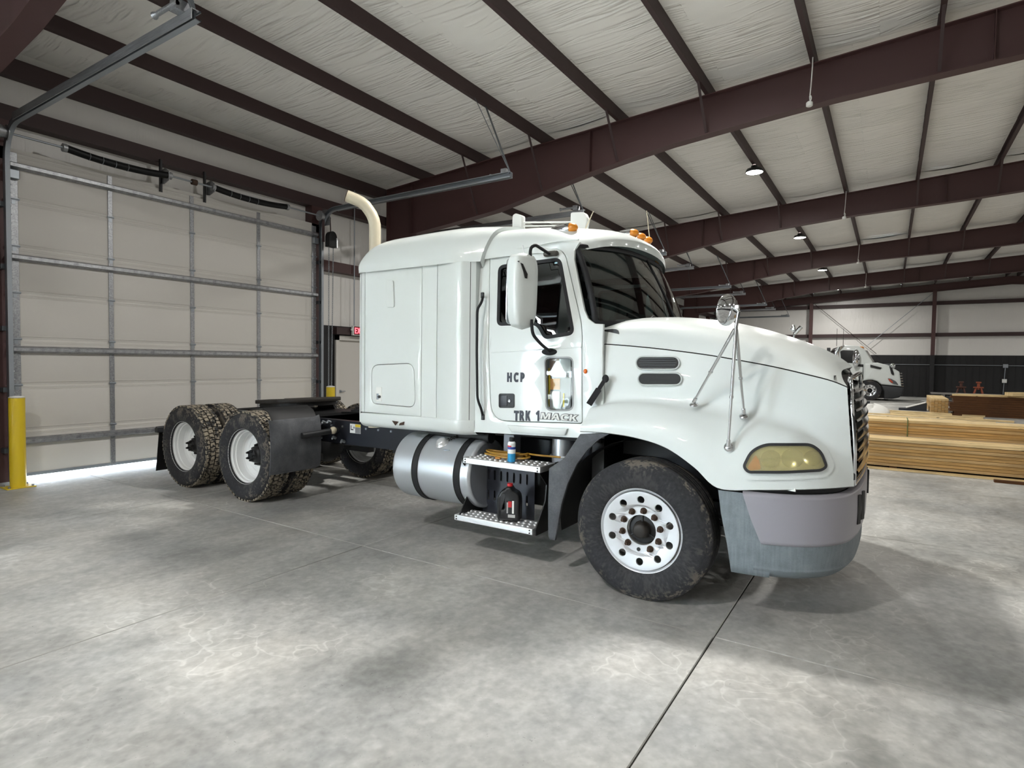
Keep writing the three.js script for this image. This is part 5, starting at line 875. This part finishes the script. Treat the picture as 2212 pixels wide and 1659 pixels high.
// ---- tripod mirror on the fender
both(sg => {
  const f = p => sg > 0 ? p : mir(p), T = grp('fender_mirror', TR);
  const foot = [[1499, 874, 1.1], [1607, 899, 1.06], [1574, 966, 1.225]].map(([a, b, s]) => LAT(a, b, s)), apex = LAT(1590, 706, 1.3), top = LAT(1596, 672, 1.3);
  foot.forEach((p, i) => {
    const n = [V(-0.35, 0.93, 0), V(-0.5, 0.85, 0.1), V(-0.96, 0.25, 0.05)][i].normalize(), d = new THREE.LatheGeometry([[0, 0.016], [0.016, 0.015], [0.028, 0.008], [0.032, 0.0], [0.03, -0.006]].map(q => new THREE.Vector2(...q)), 20); d.applyQuaternion(new THREE.Quaternion().setFromUnitVectors(V(0, 1, 0), n)).translate(p.x, p.y, p.z); const g = d; if (sg < 0) { const a = g.attributes.position; for (let k = 0; k < a.count; k++) a.setX(k, 2 * CL - a.getX(k)); }
    part('foot', g, M.chrome, T); const p1 = p.clone().addScaledVector(n, 0.02), m = p1.clone().lerp(apex, 0.42);
    part('leg', merge(rod(f(p1), f(m), 0.0085), rod(f(m), f(i === 2 ? apex : apex.clone().lerp(p1, 0.03)), 0.011), rod(f(m.clone().lerp(p1, 0.02)), f(m.clone().lerp(apex, 0.02)), 0.014), rod(f(p1), f(p1.clone().lerp(apex, 0.06)), 0.014)), M.chrome, T); });
  part('stem', polyTube([apex, apex.clone().lerp(top, 0.8), top, LAT(1583, 664, 1.29)].map(f), 0.011, 0.03), M.chrome, T);
  const c = LAT(1572, 670, 1.28), bowl = new THREE.LatheGeometry([[0, 0.04], [0.03, 0.038], [0.06, 0.03], [0.09, 0.014], [0.102, 0.0], [0.104, -0.008], [0.1, -0.012], [0, -0.014]].map(q => new THREE.Vector2(...q)), 36); bowl.applyQuaternion(new THREE.Quaternion().setFromUnitVectors(V(0, 1, 0), V(-0.42, -0.1, 0.9).normalize())); bowl.translate(f(c).x, c.y, c.z); if (sg < 0) { }
  if (sg > 0) part('mirror_head', bowl, M.chrome, T); else part('knob', merge(rod(top.clone().add(V(2 * (CL - top.x), 0, 0)), mir(top).add(V(0.05, 0.06, -0.02)), 0.016), rod(mir(top).add(V(0, -0.02, 0)), mir(top).add(V(0, 0.05, 0.06)), 0.02)), M.chrome, T); part('clamp', rbox(0.03, 0.03, 0.03, 0.006, f(LAT(1582, 664, 1.29)).x, LAT(1582, 664, 1.29).y, LAT(1582, 664, 1.29).z + 0.03), M.chrome, T);
});
// ================================================================ THINGS LEFT ON THE STEPS
{
  const p = V(CL - 1.185, 0.858, -2.6), t = thing('spray_can', 'blue and white spray can standing on the upper truck step', 'spray can', [p.x, p.y, p.z]);
  const L = l => new THREE.LatheGeometry(l.map(q => new THREE.Vector2(...q)), 28);
  part('body', L([[0, 0], [0.03, 0], [0.033, 0.004], [0.033, 0.07]]), std('#1f8fc4', 0.3), t, true); part('upper_label', L([[0.0332, 0.07], [0.0332, 0.15], [0.03, 0.16], [0.022, 0.168]]), std('#e9eef0', 0.3), t, true); part('label_band', L([[0.0335, 0.105], [0.0335, 0.125]]), std('#27459a', 0.4), t, true); part('label_mark', new THREE.CylinderGeometry(0.0337, 0.0337, 0.012, 20, 1, true, 3.6, 1.6).translate(0, 0.131, 0), M.red, t, true); part('cap', L([[0.022, 0.166], [0.022, 0.198], [0.018, 0.203], [0, 0.204]]), M.black, t, true);
  part('label_stripe', L([[0.0334, 0.084], [0.0334, 0.088]]), std('#e9eef0', 0.3), t, true);
}
{
  const q = V(CL - 1.075, 0.864, -2.72), t = thing('coiled_hose', 'loose coil of clear amber hose lying on the upper truck step', 'hose', [q.x, q.y, q.z]), pts = [];
  for (let i = 0; i <= 70; i++) { const a = i / 70 * Math.PI * 6.2, r = 1 + 0.1 * Math.sin(a * 0.37), lift = 0.012 + i / 70 * 0.035 + 0.004 * Math.sin(a * 2.1); pts.push(V(0.07 * r * Math.sin(a) - 0.01 * Math.sin(a * 0.3), lift, 0.19 * r * Math.cos(a) - 0.03 * Math.cos(a * 0.41))); }
  pts.push(V(-0.02, 0.055, 0.3), V(0.02, 0.05, 0.42), V(0.03, 0.05, 0.5));
  part('hose', tube(pts, 0.0085, 320, 8), phys('#b58a35', 0.25, 0, { transmission: 0.25, thickness: 0 }), t, true);
  part('paper_tag', rbox(0.03, 0.012, 0.05, 0.003, -0.085, 0.006, -0.03), std('#c88a3a', 0.6), t, true);
}
{ // black jug, turned a little, red cap
  const t = thing('oil_jug', 'black plastic oil jug with a red cap on the lower step', 'jug', [CL - 1.14, 0.358, -2.64], 0.35);
  const prof = roundPoly([[-0.095, 0], [0.095, 0], [0.098, 0.19], [0.06, 0.255], [0.03, 0.268], [0.022, 0.285], [-0.022, 0.285], [-0.03, 0.262], [-0.085, 0.235], [-0.098, 0.18]], 0.03, 4);
  const gr = roundPoly([[0.035, 0.1], [0.065, 0.1], [0.068, 0.18], [0.04, 0.215]], 0.014, 4);
  part('bottle', mapGeo(extr(prof, 0.085, { holes: [gr], bevel: 0.018, seg: 4 }), (u, v, w) => V(w - 0.045, v, -u)), std('#17181b', 0.35), t, true);
  part('cap', new THREE.CylinderGeometry(0.024, 0.024, 0.022, 20).translate(0, 0.296, 0), M.red, t, true);
  const lb = (n, a, b, c, d, m) => part(n, bb(-0.0655, -0.0645, b, d, a, c), m, t, true);
  lb('label', -0.02, 0.03, 0.075, 0.18, std('#1d1e20', 0.5)); lb('label_red', 0.0, 0.12, 0.03, 0.17, M.red); lb('label_white', 0.034, 0.07, 0.05, 0.175, M.paper); lb('label_white', -0.012, 0.07, 0.0, 0.16, std('#a8a8a8', 0.6)); lb('label_block', 0.0, 0.035, 0.06, 0.06, std('#b7b7b4', 0.6));
  for (const m of t.children) if (m.name.startsWith('label_')) m.position.x = -0.0012;
}
// ================================================================ LUMBER
const WOOD = [11, 29, 47].map(s => woodTex(s)), WOODM = WOOD.map((m, i) => std(['#ffffff', '#f4ead6', '#fff4dc'][i], 0.75, 0, { map: m }));
const PALE = [71, 83, 97].map(s => std('#ffffff', 0.75, 0, { map: woodTex(s, 224, 198, 148) }));  // paler pine; on the bundle tops it paints in light from above
const BROWN = WOOD.slice(0, 2).map(m => std('#6d5238', 0.85, 0, { map: m }));
const boardGeo = (w, h, l) => { const g = new THREE.BoxGeometry(w, h, l), p = g.attributes.position, n = g.attributes.normal, uv = g.attributes.uv; for (let i = 0; i < p.count; i++) { const zl = p.getZ(i), o = Math.abs(n.getX(i)) > 0.5 ? p.getY(i) : p.getX(i); uv.setXY(i, zl / 3.2 + 0.5, o / 0.3 + 0.5); } return g; };
const BG = {};
function board(name, w, h, l, x, y, z, turn, mat, label, group) {
  const k = [w, h, l].join(); BG[k] ??= boardGeo(w, h, l).translate(0, h / 2, 0);
  const m = new THREE.Mesh(BG[k], mat); m.name = numbered(name); m.position.set(x, y, z); m.rotation.y = turn; m.castShadow = m.receiveShadow = true; scene.add(m); return tag(m, label, 'board', group);
}
const ORD = ['lowest', 'second', 'third', 'fourth', 'fifth', 'sixth', 'seventh', 'eighth', 'ninth', 'tenth'], ROW = ['front', 'second', 'third', 'fourth'];
{
  const L = 6.1, zc = 2.3, X = 11.5;
  for (const w of [-2.2, 0, 2.2]) board('dunnage_block', 1.1, 0.05, 0.1, X + 0.5, 0, zc + w, 0, BROWN[0], 'short timber spacer under the low lumber bundle', 'spacers under the lumber');
  const G1 = 'boards of the low lumber bundle';
  for (let r = 0; r < 8; r++) board('lumber_board', 0.14, 0.044, L, X + rr(-0.012, 0.012), 0.05 + r * 0.05, zc + rr(-0.06, 0.06), 0, WOODM[r % 3], 'tan pine board, ' + ORD[r] + ' layer in the front column of the low bundle', G1);
  for (let q = 0; q < 4; q++) board('lumber_board', 0.14, 0.044, L, X + q * 0.15 + rr(-0.005, 0.005) + 0.012, 0.452 + (q ? 0 : 0.0), zc + rr(-0.06, 0.06), 0, PALE[q % 3], 'pine board painted paler as if lit, ' + ROW[q] + ' of the top layer of the low bundle', G1);
  for (let r = 0; r < 4; r++) board('lumber_board', 0.8, 0.095, L, X + 0.49, 0.05 + r * 0.1, zc, 0, WOODM[r % 3], 'wide tan board, ' + ORD[r] + ' layer behind the front column of the low bundle', G1);
  const G2 = 'boards of the raised lumber bundle';
  for (let r = 0; r < 6; r++) for (let q = 0; q < 3; q++) { if (q && r < 5) continue; board('lumber_board', 0.185, 0.042, L, X + 0.62 + q * 0.195 + rr(-0.01, 0.01), 0.5 + r * 0.046, zc + rr(-0.05, 0.05), 0, r === 5 ? PALE[q] : WOODM[(r + q) % 3], (r === 5 ? 'pine board painted paler as if lit, ' + ROW[q] + ' of the top layer' : 'tan pine board, ' + ORD[r] + ' layer') + ' of the raised bundle', G2); }
  for (let r = 0; r < 3; r++) board('lumber_board', 0.4, 0.07, L, X + 0.94, 0.5 + r * 0.075, zc, 0, WOODM[r], 'wide tan board, ' + ORD[r] + ' layer behind the front of the raised bundle', G2);
  { const x = X + 0.5, z = -0.0; const g = merge(bb(x - 0.004, x, 0.5, 0.782, z + 0.28, z + 0.292), bb(x - 0.004, x + 0.62, 0.78, 0.784, z + 0.28, z + 0.292)); solo('strapping_band', g, std('#4f6a3c', 0.6), 'thin green band strapped round the raised lumber bundle', 'band'); }
  board('loose_board', 0.09, 0.038, 3.9, X - 0.36, 0.0, 3.3, 0.02, BROWN[1], 'weathered loose board lying in front of the low lumber bundle');
  board('loose_board', 0.09, 0.03, L, X - 0.15, 0.0, zc - 0.1, 0, PALE[2], 'pale board lying along the foot of the low lumber bundle');
}
// beams and boards lying further off
{
  const far = (n, w, h, l, x, y, z, turn, m, lab, grp2) => board(n, w, h, l, x, y, z, turn, m, lab, grp2);
  const mg = std('#8e8b86', 0.6, 0.2), md = std('#4a3238', 0.6);
  far('steel_tube', 0.25, 0.16, 9, 19.6, 0.0, 3.4, 0, mg, 'long grey steel tube behind the lumber bundles').userData.category = 'tube';
  far('steel_beam', 0.3, 0.14, 6, 17.6, 0.0, 4.8, 0, md, 'dark red steel beam lying behind the raised lumber bundle').userData.category = 'beam';
  for (let i = 0; i < 5; i++) far('floor_plank', 0.28, 0.05, 4.2, 22 + i * 1.05, 0.0, 1.2 + rr(-0.8, 0.8), -0.12 + rr(-0.06, 0.06), PALE[i % 3], 'pale plank on the far floor, ' + ORD[i].replace('lowest', 'first') + ' behind the grey steel tube', 'planks on the far floor');
  for (const [z, w] of [[-0.72, 0.28], [1.28, 0.34]]) { const g = rbox(0.02, 0.12, w, 0.005, 19.462, 0.1, z); solo('red_marker', g, M.red, z < 0 ? 'red paint patch on the grey tube by the truck nose' : 'red paint patch on the grey tube further from the truck', 'marker'); }
  // dark pile of boards seen end on, with pale boards on top
  const G3 = 'boards of the dark far pile', G4 = 'boards of the far pile seen end on', t3 = -0.05;
  for (let r = 0; r < 9; r++) for (let q = 0; q < 3; q++) { if (q && r < 8) continue; far('lumber_board', q ? 0.19 : r < 8 ? 0.58 : 0.19, 0.074, 7, r < 8 ? 26.095 : 25.9 + q * 0.195, r * 0.078, 5.4 + rr(-0.08, 0.08), 0, BROWN[(r + q) % 2], 'dark brown board, ' + ORD[r] + ' layer' + (r === 8 ? ', ' + ROW[q] + ' row' : '') + ' of the far pile before the gable wall', G3); };
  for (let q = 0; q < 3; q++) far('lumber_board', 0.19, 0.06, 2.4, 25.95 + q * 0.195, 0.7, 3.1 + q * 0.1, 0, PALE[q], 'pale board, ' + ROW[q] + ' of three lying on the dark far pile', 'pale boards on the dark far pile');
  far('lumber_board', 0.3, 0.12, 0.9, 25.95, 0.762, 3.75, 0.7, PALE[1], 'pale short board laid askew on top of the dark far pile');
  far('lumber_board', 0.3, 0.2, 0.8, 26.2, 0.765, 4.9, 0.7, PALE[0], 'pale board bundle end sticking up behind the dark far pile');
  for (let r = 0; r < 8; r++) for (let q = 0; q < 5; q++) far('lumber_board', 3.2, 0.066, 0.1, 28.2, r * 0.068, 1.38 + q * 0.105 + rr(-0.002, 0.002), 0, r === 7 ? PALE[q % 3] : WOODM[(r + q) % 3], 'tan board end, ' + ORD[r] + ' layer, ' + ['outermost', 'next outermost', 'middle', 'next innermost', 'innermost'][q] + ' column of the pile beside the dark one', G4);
  // grey steel table behind with saw frames
  const tb = thing('work_table', 'low grey work table by the gable wall', 'table', [36.5, 0, 3.2]); part('top', bb(-0.5, 0.5, 0.36, 0.42, -1.4, 1.4), mg, tb, true); for (const [a, b] of [[-0.4, -0.9], [0.4, -0.9], [-0.4, 1.2], [0.4, 1.2]]) part('leg', bb(a - 0.05, a + 0.05, 0, 0.36, b - 0.05, b + 0.05), mg, tb, true); part('shelf', bb(-0.45, 0.45, 0.08, 0.3, -0.8, 1.0), std('#3b3d3c', 0.7), tb, true);
  for (const [z, m, lab] of [[3.1, std('#5a3a30', 0.7), 'darker rusty jack stand behind the low work table'], [3.8, std('#9a5238', 0.7), 'orange rusty jack stand behind the low work table']]) { const t = thing('jack_stand', lab, 'jack stand', [37.6, 0, z]); for (const [a, b] of [[-1, -1], [1, -1], [-1, 1], [1, 1]]) part('leg', bar(V(a * 0.22, 0, b * 0.27), V(a * 0.06, 0.72, b * 0.09), 0.05, 0.05), m, t, true); part('head', merge(rod(V(0, 0.6, 0), V(0, 0.95, 0), 0.06), bb(-0.12, 0.12, 0.68, 0.74, -0.2, 0.2), bb(-0.1, 0.1, 0.93, 1.0, -0.1, 0.1)), m, t, true); part('brace', bb(-0.2, 0.2, 0.3, 0.34, -0.26, 0.26), m, t, true); }
  // ramp, dark steel bundle, white bag
  const rp = thing('loading_ramp', 'small dark steel ramp with a pale deck on the far floor', 'ramp', [27.8, 0, 0.85]); part('frame', mapGeo(extr([[-0.5, 0], [0.4, 0], [0.4, 0.3], [0.35, 0.3], [-0.25, 0.08], [-0.5, 0.07]], 0.5), (u, v, w) => V(w - 0.25, v, u)), std('#252a33', 0.5), rp, true); part('deck', mapGeo(extr([[-0.25, 0.09], [0.35, 0.31], [0.37, 0.335], [-0.27, 0.115]], 0.52), (u, v, w) => V(w - 0.26, v, u)), M.paper, rp, true);
  for (let i = 0; i < 5; i++) { const b = far('steel_channel', 0.22, 0.12, 4.5, 28.4 + (i % 3) * 0.25, Math.floor(i / 3) * 0.13, -2.9, 0, std('#23272d', 0.5, 0.3), 'dark steel channel, ' + ['first', 'second', 'third'][i % 3] + ' of the ' + (i < 3 ? 'lower' : 'upper') + ' layer by the other truck', 'dark steel channels'); b.userData.category = 'channel'; }
  const bag = []; for (let i = 0; i <= 12; i++) { const r = []; for (let j = 0; j <= 20; j++) { const a = j / 20 * 2 * Math.PI, v = i / 12, k = Math.cos(v * Math.PI / 2) * (1 + 0.1 * Math.sin(a * 3 + v * 4)); r.push(V(24.6 + 0.35 * k * Math.cos(a), 0.3 * Math.sin(v * Math.PI / 2) * (1 + 0.25 * Math.sin(a * 3 + 1) + 0.12 * Math.sin(a * 7)), -0.45 + 0.55 * k * Math.sin(a))); } bag.push(r); } solo('white_tarp', gridGeo(bag), M.paper, 'crumpled white tarp heaped behind the grey tube', 'tarp');
}
// ================================================================ SECOND TRUCK FAR BEHIND
{
  const X0 = 34.2, W = 2.4, C2 = X0 + W / 2, T = thing('day_cab_truck', 'white day cab truck with black bumper parked by the gable wall', 'truck', [C2, 0, -2.2]);
  const Q = (a, b) => { const p = onX(a, b, X0); return [p.z, p.y]; };
  const Z = (x, y) => Q(1770 + x * 0.0965, 720 + y * 0.0965);
  const slab = (pts, s0, s1, bevel = 0.03) => mapGeo(extr(pts, s1 - s0, { bevel, seg: 2 }), (u, v, w) => V(X0 + s0 + w, v, u), 0, 0.7);
  const cab = [Z(400, 330), Z(560, 262), Z(880, 285), Z(1000, 350), Z(1190, 640), Z(1190, 1000), Z(960, 1050), Z(330, 1050), Z(300, 480)];
  const win = roundPoly([Z(460, 400), Z(520, 375), Z(770, 385), Z(850, 460), Z(850, 670), Z(490, 655)], 0.05, 3);
  const body = grp('cab', T); part('shell', mapGeo(extr(cab, W - 0.36, { bevel: 0.06, seg: 3 }), (u, v, w) => V(X0 + 0.18 + w, v, u), 0, 0.7), M.white, body);
  part('side_window', slab(win, 0.105, 0.125, 0.004), M.black, body);
  part('windshield', gridGeo([[Z(1020, 655), Z(905, 365)].map(([z, y]) => V(X0 + 0.2, y, z + 0.03)), [Z(1200, 645), Z(1035, 372)].map(([z, y]) => V(C2, y, z + 0.05)), [Z(1020, 655), Z(905, 365)].map(([z, y]) => V(X0 + W - 0.2, y, z + 0.03))]), std('#2c3732', 0.1), body);
  part('door_gap', slab([Z(975, 700), Z(985, 700), Z(980, 1030), Z(955, 1045)], 0.108, 0.13, 0.001), M.gap, body);
  part('belt_stripe', slab([Z(820, 690), Z(985, 695), Z(985, 755), Z(820, 740)], 0.098, 0.12, 0.004), M.black, body);
  part('side_fairing', slab([Z(200, 480), Z(300, 340), Z(560, 265), Z(440, 400), Z(430, 640), Z(390, 640)], 0.05, 0.12, 0.01), M.chrome, body);
  part('roof_lamp', merge([...Array(5)].map((_, i) => rbox(0.12, 0.07, 0.16, 0.02, X0 + 0.4 + i * 0.4, Z(930, 305)[1], Z(930, 305)[0]))), M.amberSolid, body);
  part('stack_box', slab([Z(160, 320), Z(235, 320), Z(235, 500), Z(160, 500)], 0.2, 0.5, 0.01), M.plastic, body);
  const hood = [Z(1000, 660), Z(1300, 655), Z(1560, 720), Z(1790, 860), Z(1800, 900), Z(1835, 1195), Z(1380, 1150), Z(1290, 1080), Z(1180, 1045), Z(1080, 1050), Z(960, 1075), Z(990, 1000)];
  const hd = grp('hood', T); part('shell', mapGeo(extr(hood, W - 0.3, { bevel: 0.1, seg: 4 }), (u, v, w) => V(X0 + 0.15 + w, v, u), 0, 0.8), M.white, hd);
  part('stripe', slab([Z(1140, 700), Z(1400, 770), Z(1360, 805), Z(1140, 760)], 0.0, 0.06, 0.004), M.black, hd); part('intake_slot', slab([Z(1560, 730), Z(1620, 760), Z(1670, 900), Z(1665, 940), Z(1610, 910)], 0.0, 0.06, 0.004), M.black, hd);
  part('headlamp', slab(roundPoly([Z(1525, 1005), Z(1600, 1015), Z(1720, 1080), Z(1775, 1160), Z(1640, 1125), Z(1570, 1080)], 0.05, 3), 0.0, 0.05, 0.008), std('#55585c', 0.2), hd); part('turn_lens', slab(roundPoly([Z(1535, 1012), Z(1590, 1030), Z(1650, 1090), Z(1640, 1120), Z(1575, 1080)], 0.03, 3), -0.01, 0.03, 0.006), std('#b4492c', 0.3), hd);
  for (let i = 0; i < 6; i++) { const [z, y] = Z(1815 + i * 7, 900 + i * 58); part('grille_bar', rbb(X0 + 0.45, X0 + W - 0.45, y - 0.025, y + 0.025, z - 0.06, z + 0.08, 0.015), M.chrome, hd); }
  part('bumper', mapGeo(extr([Z(1380, 1160), Z(1835, 1205), Z(1890, 1210), Z(1880, 1300), Z(1860, 1380), Z(1780, 1440), Z(1640, 1470), Z(1440, 1465), Z(1440, 1300)], W - 0.2, { bevel: 0.06, seg: 3 }), (u, v, w) => V(X0 + 0.1 + w, v, u), 0, 0.7), M.plastic, T);
  for (const x of [X0 - 0.12, X0 + W + 0.12]) { const N = grp('mirror', T), s = x < C2 ? 1 : -1; const [z, y] = Z(820, 560); part('head', new THREE.SphereGeometry(1, 16, 12).scale(0.11, 0.45, 0.17).translate(x, y, z), M.chrome, N); part('arm', rod(V(x, y - 0.3, z), V(x + s * 0.35, y - 0.4, z), 0.03), M.black, N); const [hz, hy] = Z(1640, 740); part('hood_mirror', merge(new THREE.SphereGeometry(0.13, 14, 10).translate(x + s * 0.2, hy + 0.02, hz), rod(V(x + s * 0.2, hy, hz), V(x + s * 0.3, hy - 0.5, hz + 0.1), 0.025)), M.chrome, N); }
  for (const px of [375, 522]) { const [z, y] = Z(px, 260); part('antenna', rod(V(X0 + 0.3, y - 0.05, z), V(X0 + 0.3, y + 0.85, z), 0.012, 0.008, 6), M.black, T); }
  const wz = Z(1125, 1305); for (const s of [1, -1]) { for (const z of [wz[0], wz[0] - 4.2, wz[0] - 5.5]) { const g = grp('wheel', T, [s > 0 ? X0 + 0.17 - C2 : C2 - X0 - 0.17, 0.5, z + 2.2]); g.rotation.y = s > 0 ? 0 : Math.PI; part('tyre', WG.tyreF, M.tyre, g, true); part('disc', WG.discF, M.chrome, g, true); part('rim', WG.rimF, M.chrome, g, true); part('hub', WG.capF, M.black, g, true); } }
  part('frame', bb(C2 - 0.45, C2 + 0.45, 0.55, 0.9, -8.0, -0.2), M.black, T); part('fuel_tank', rod(V(X0 + 0.4, 0.6, -2.6), V(X0 + 0.4, 0.6, -1.5), 0.3, 0.3, 24), M.alu, T); part('arch', slab([Z(960, 1060), Z(1380, 1160), Z(1440, 1300), Z(1440, 1460), Z(840, 1460), Z(840, 1200)], 0.35, 0.6, 0.002), M.black, T);
}
// trees beyond the yard, mirrored in the truck door
for (let i = 0; i < 6; i++) {
  const x = -62 + i * 10.5, z = -34 + (i % 2) * 3, h = rr(6, 9), t = thing('yard_tree', 'leafy green tree beyond the yard, number ' + ['one', 'two', 'three', 'four', 'five', 'six', 'seven', 'eight', 'nine'][i] + ' along the row past the open doorway', 'tree', [x, -0.03, z], 0, 'trees beyond the yard');
  part('trunk', rod(V(0, 0, 0), V(0, h * 0.5, 0), 0.22, 0.14, 8), M.rust, t, true);
  const crown = []; for (let q = 0; q < 6; q++) { const g = new THREE.IcosahedronGeometry(1, 2), p = g.attributes.position; for (let k = 0; k < p.count; k++) { const v = V(p.getX(k), p.getY(k), p.getZ(k)), d = 1 + 0.16 * Math.sin(v.x * 7 + q) * Math.sin(v.y * 6 + i) + 0.1 * Math.sin(v.z * 11 + q * 2); p.setXYZ(k, v.x * d, v.y * d, v.z * d); } g.scale(rr(1.7, 2.4), rr(1.5, 2.1), rr(1.7, 2.4)).translate(rr(-1.8, 1.8), h * rr(0.4, 0.85), rr(-1.8, 1.8)); g.computeVertexNormals(); crown.push(g); }
  part('crown', merge(crown), std(i % 2 ? '#4d6a2c' : '#5c7434', 0.9), t, true);
}
renderer.render(scene, camera);
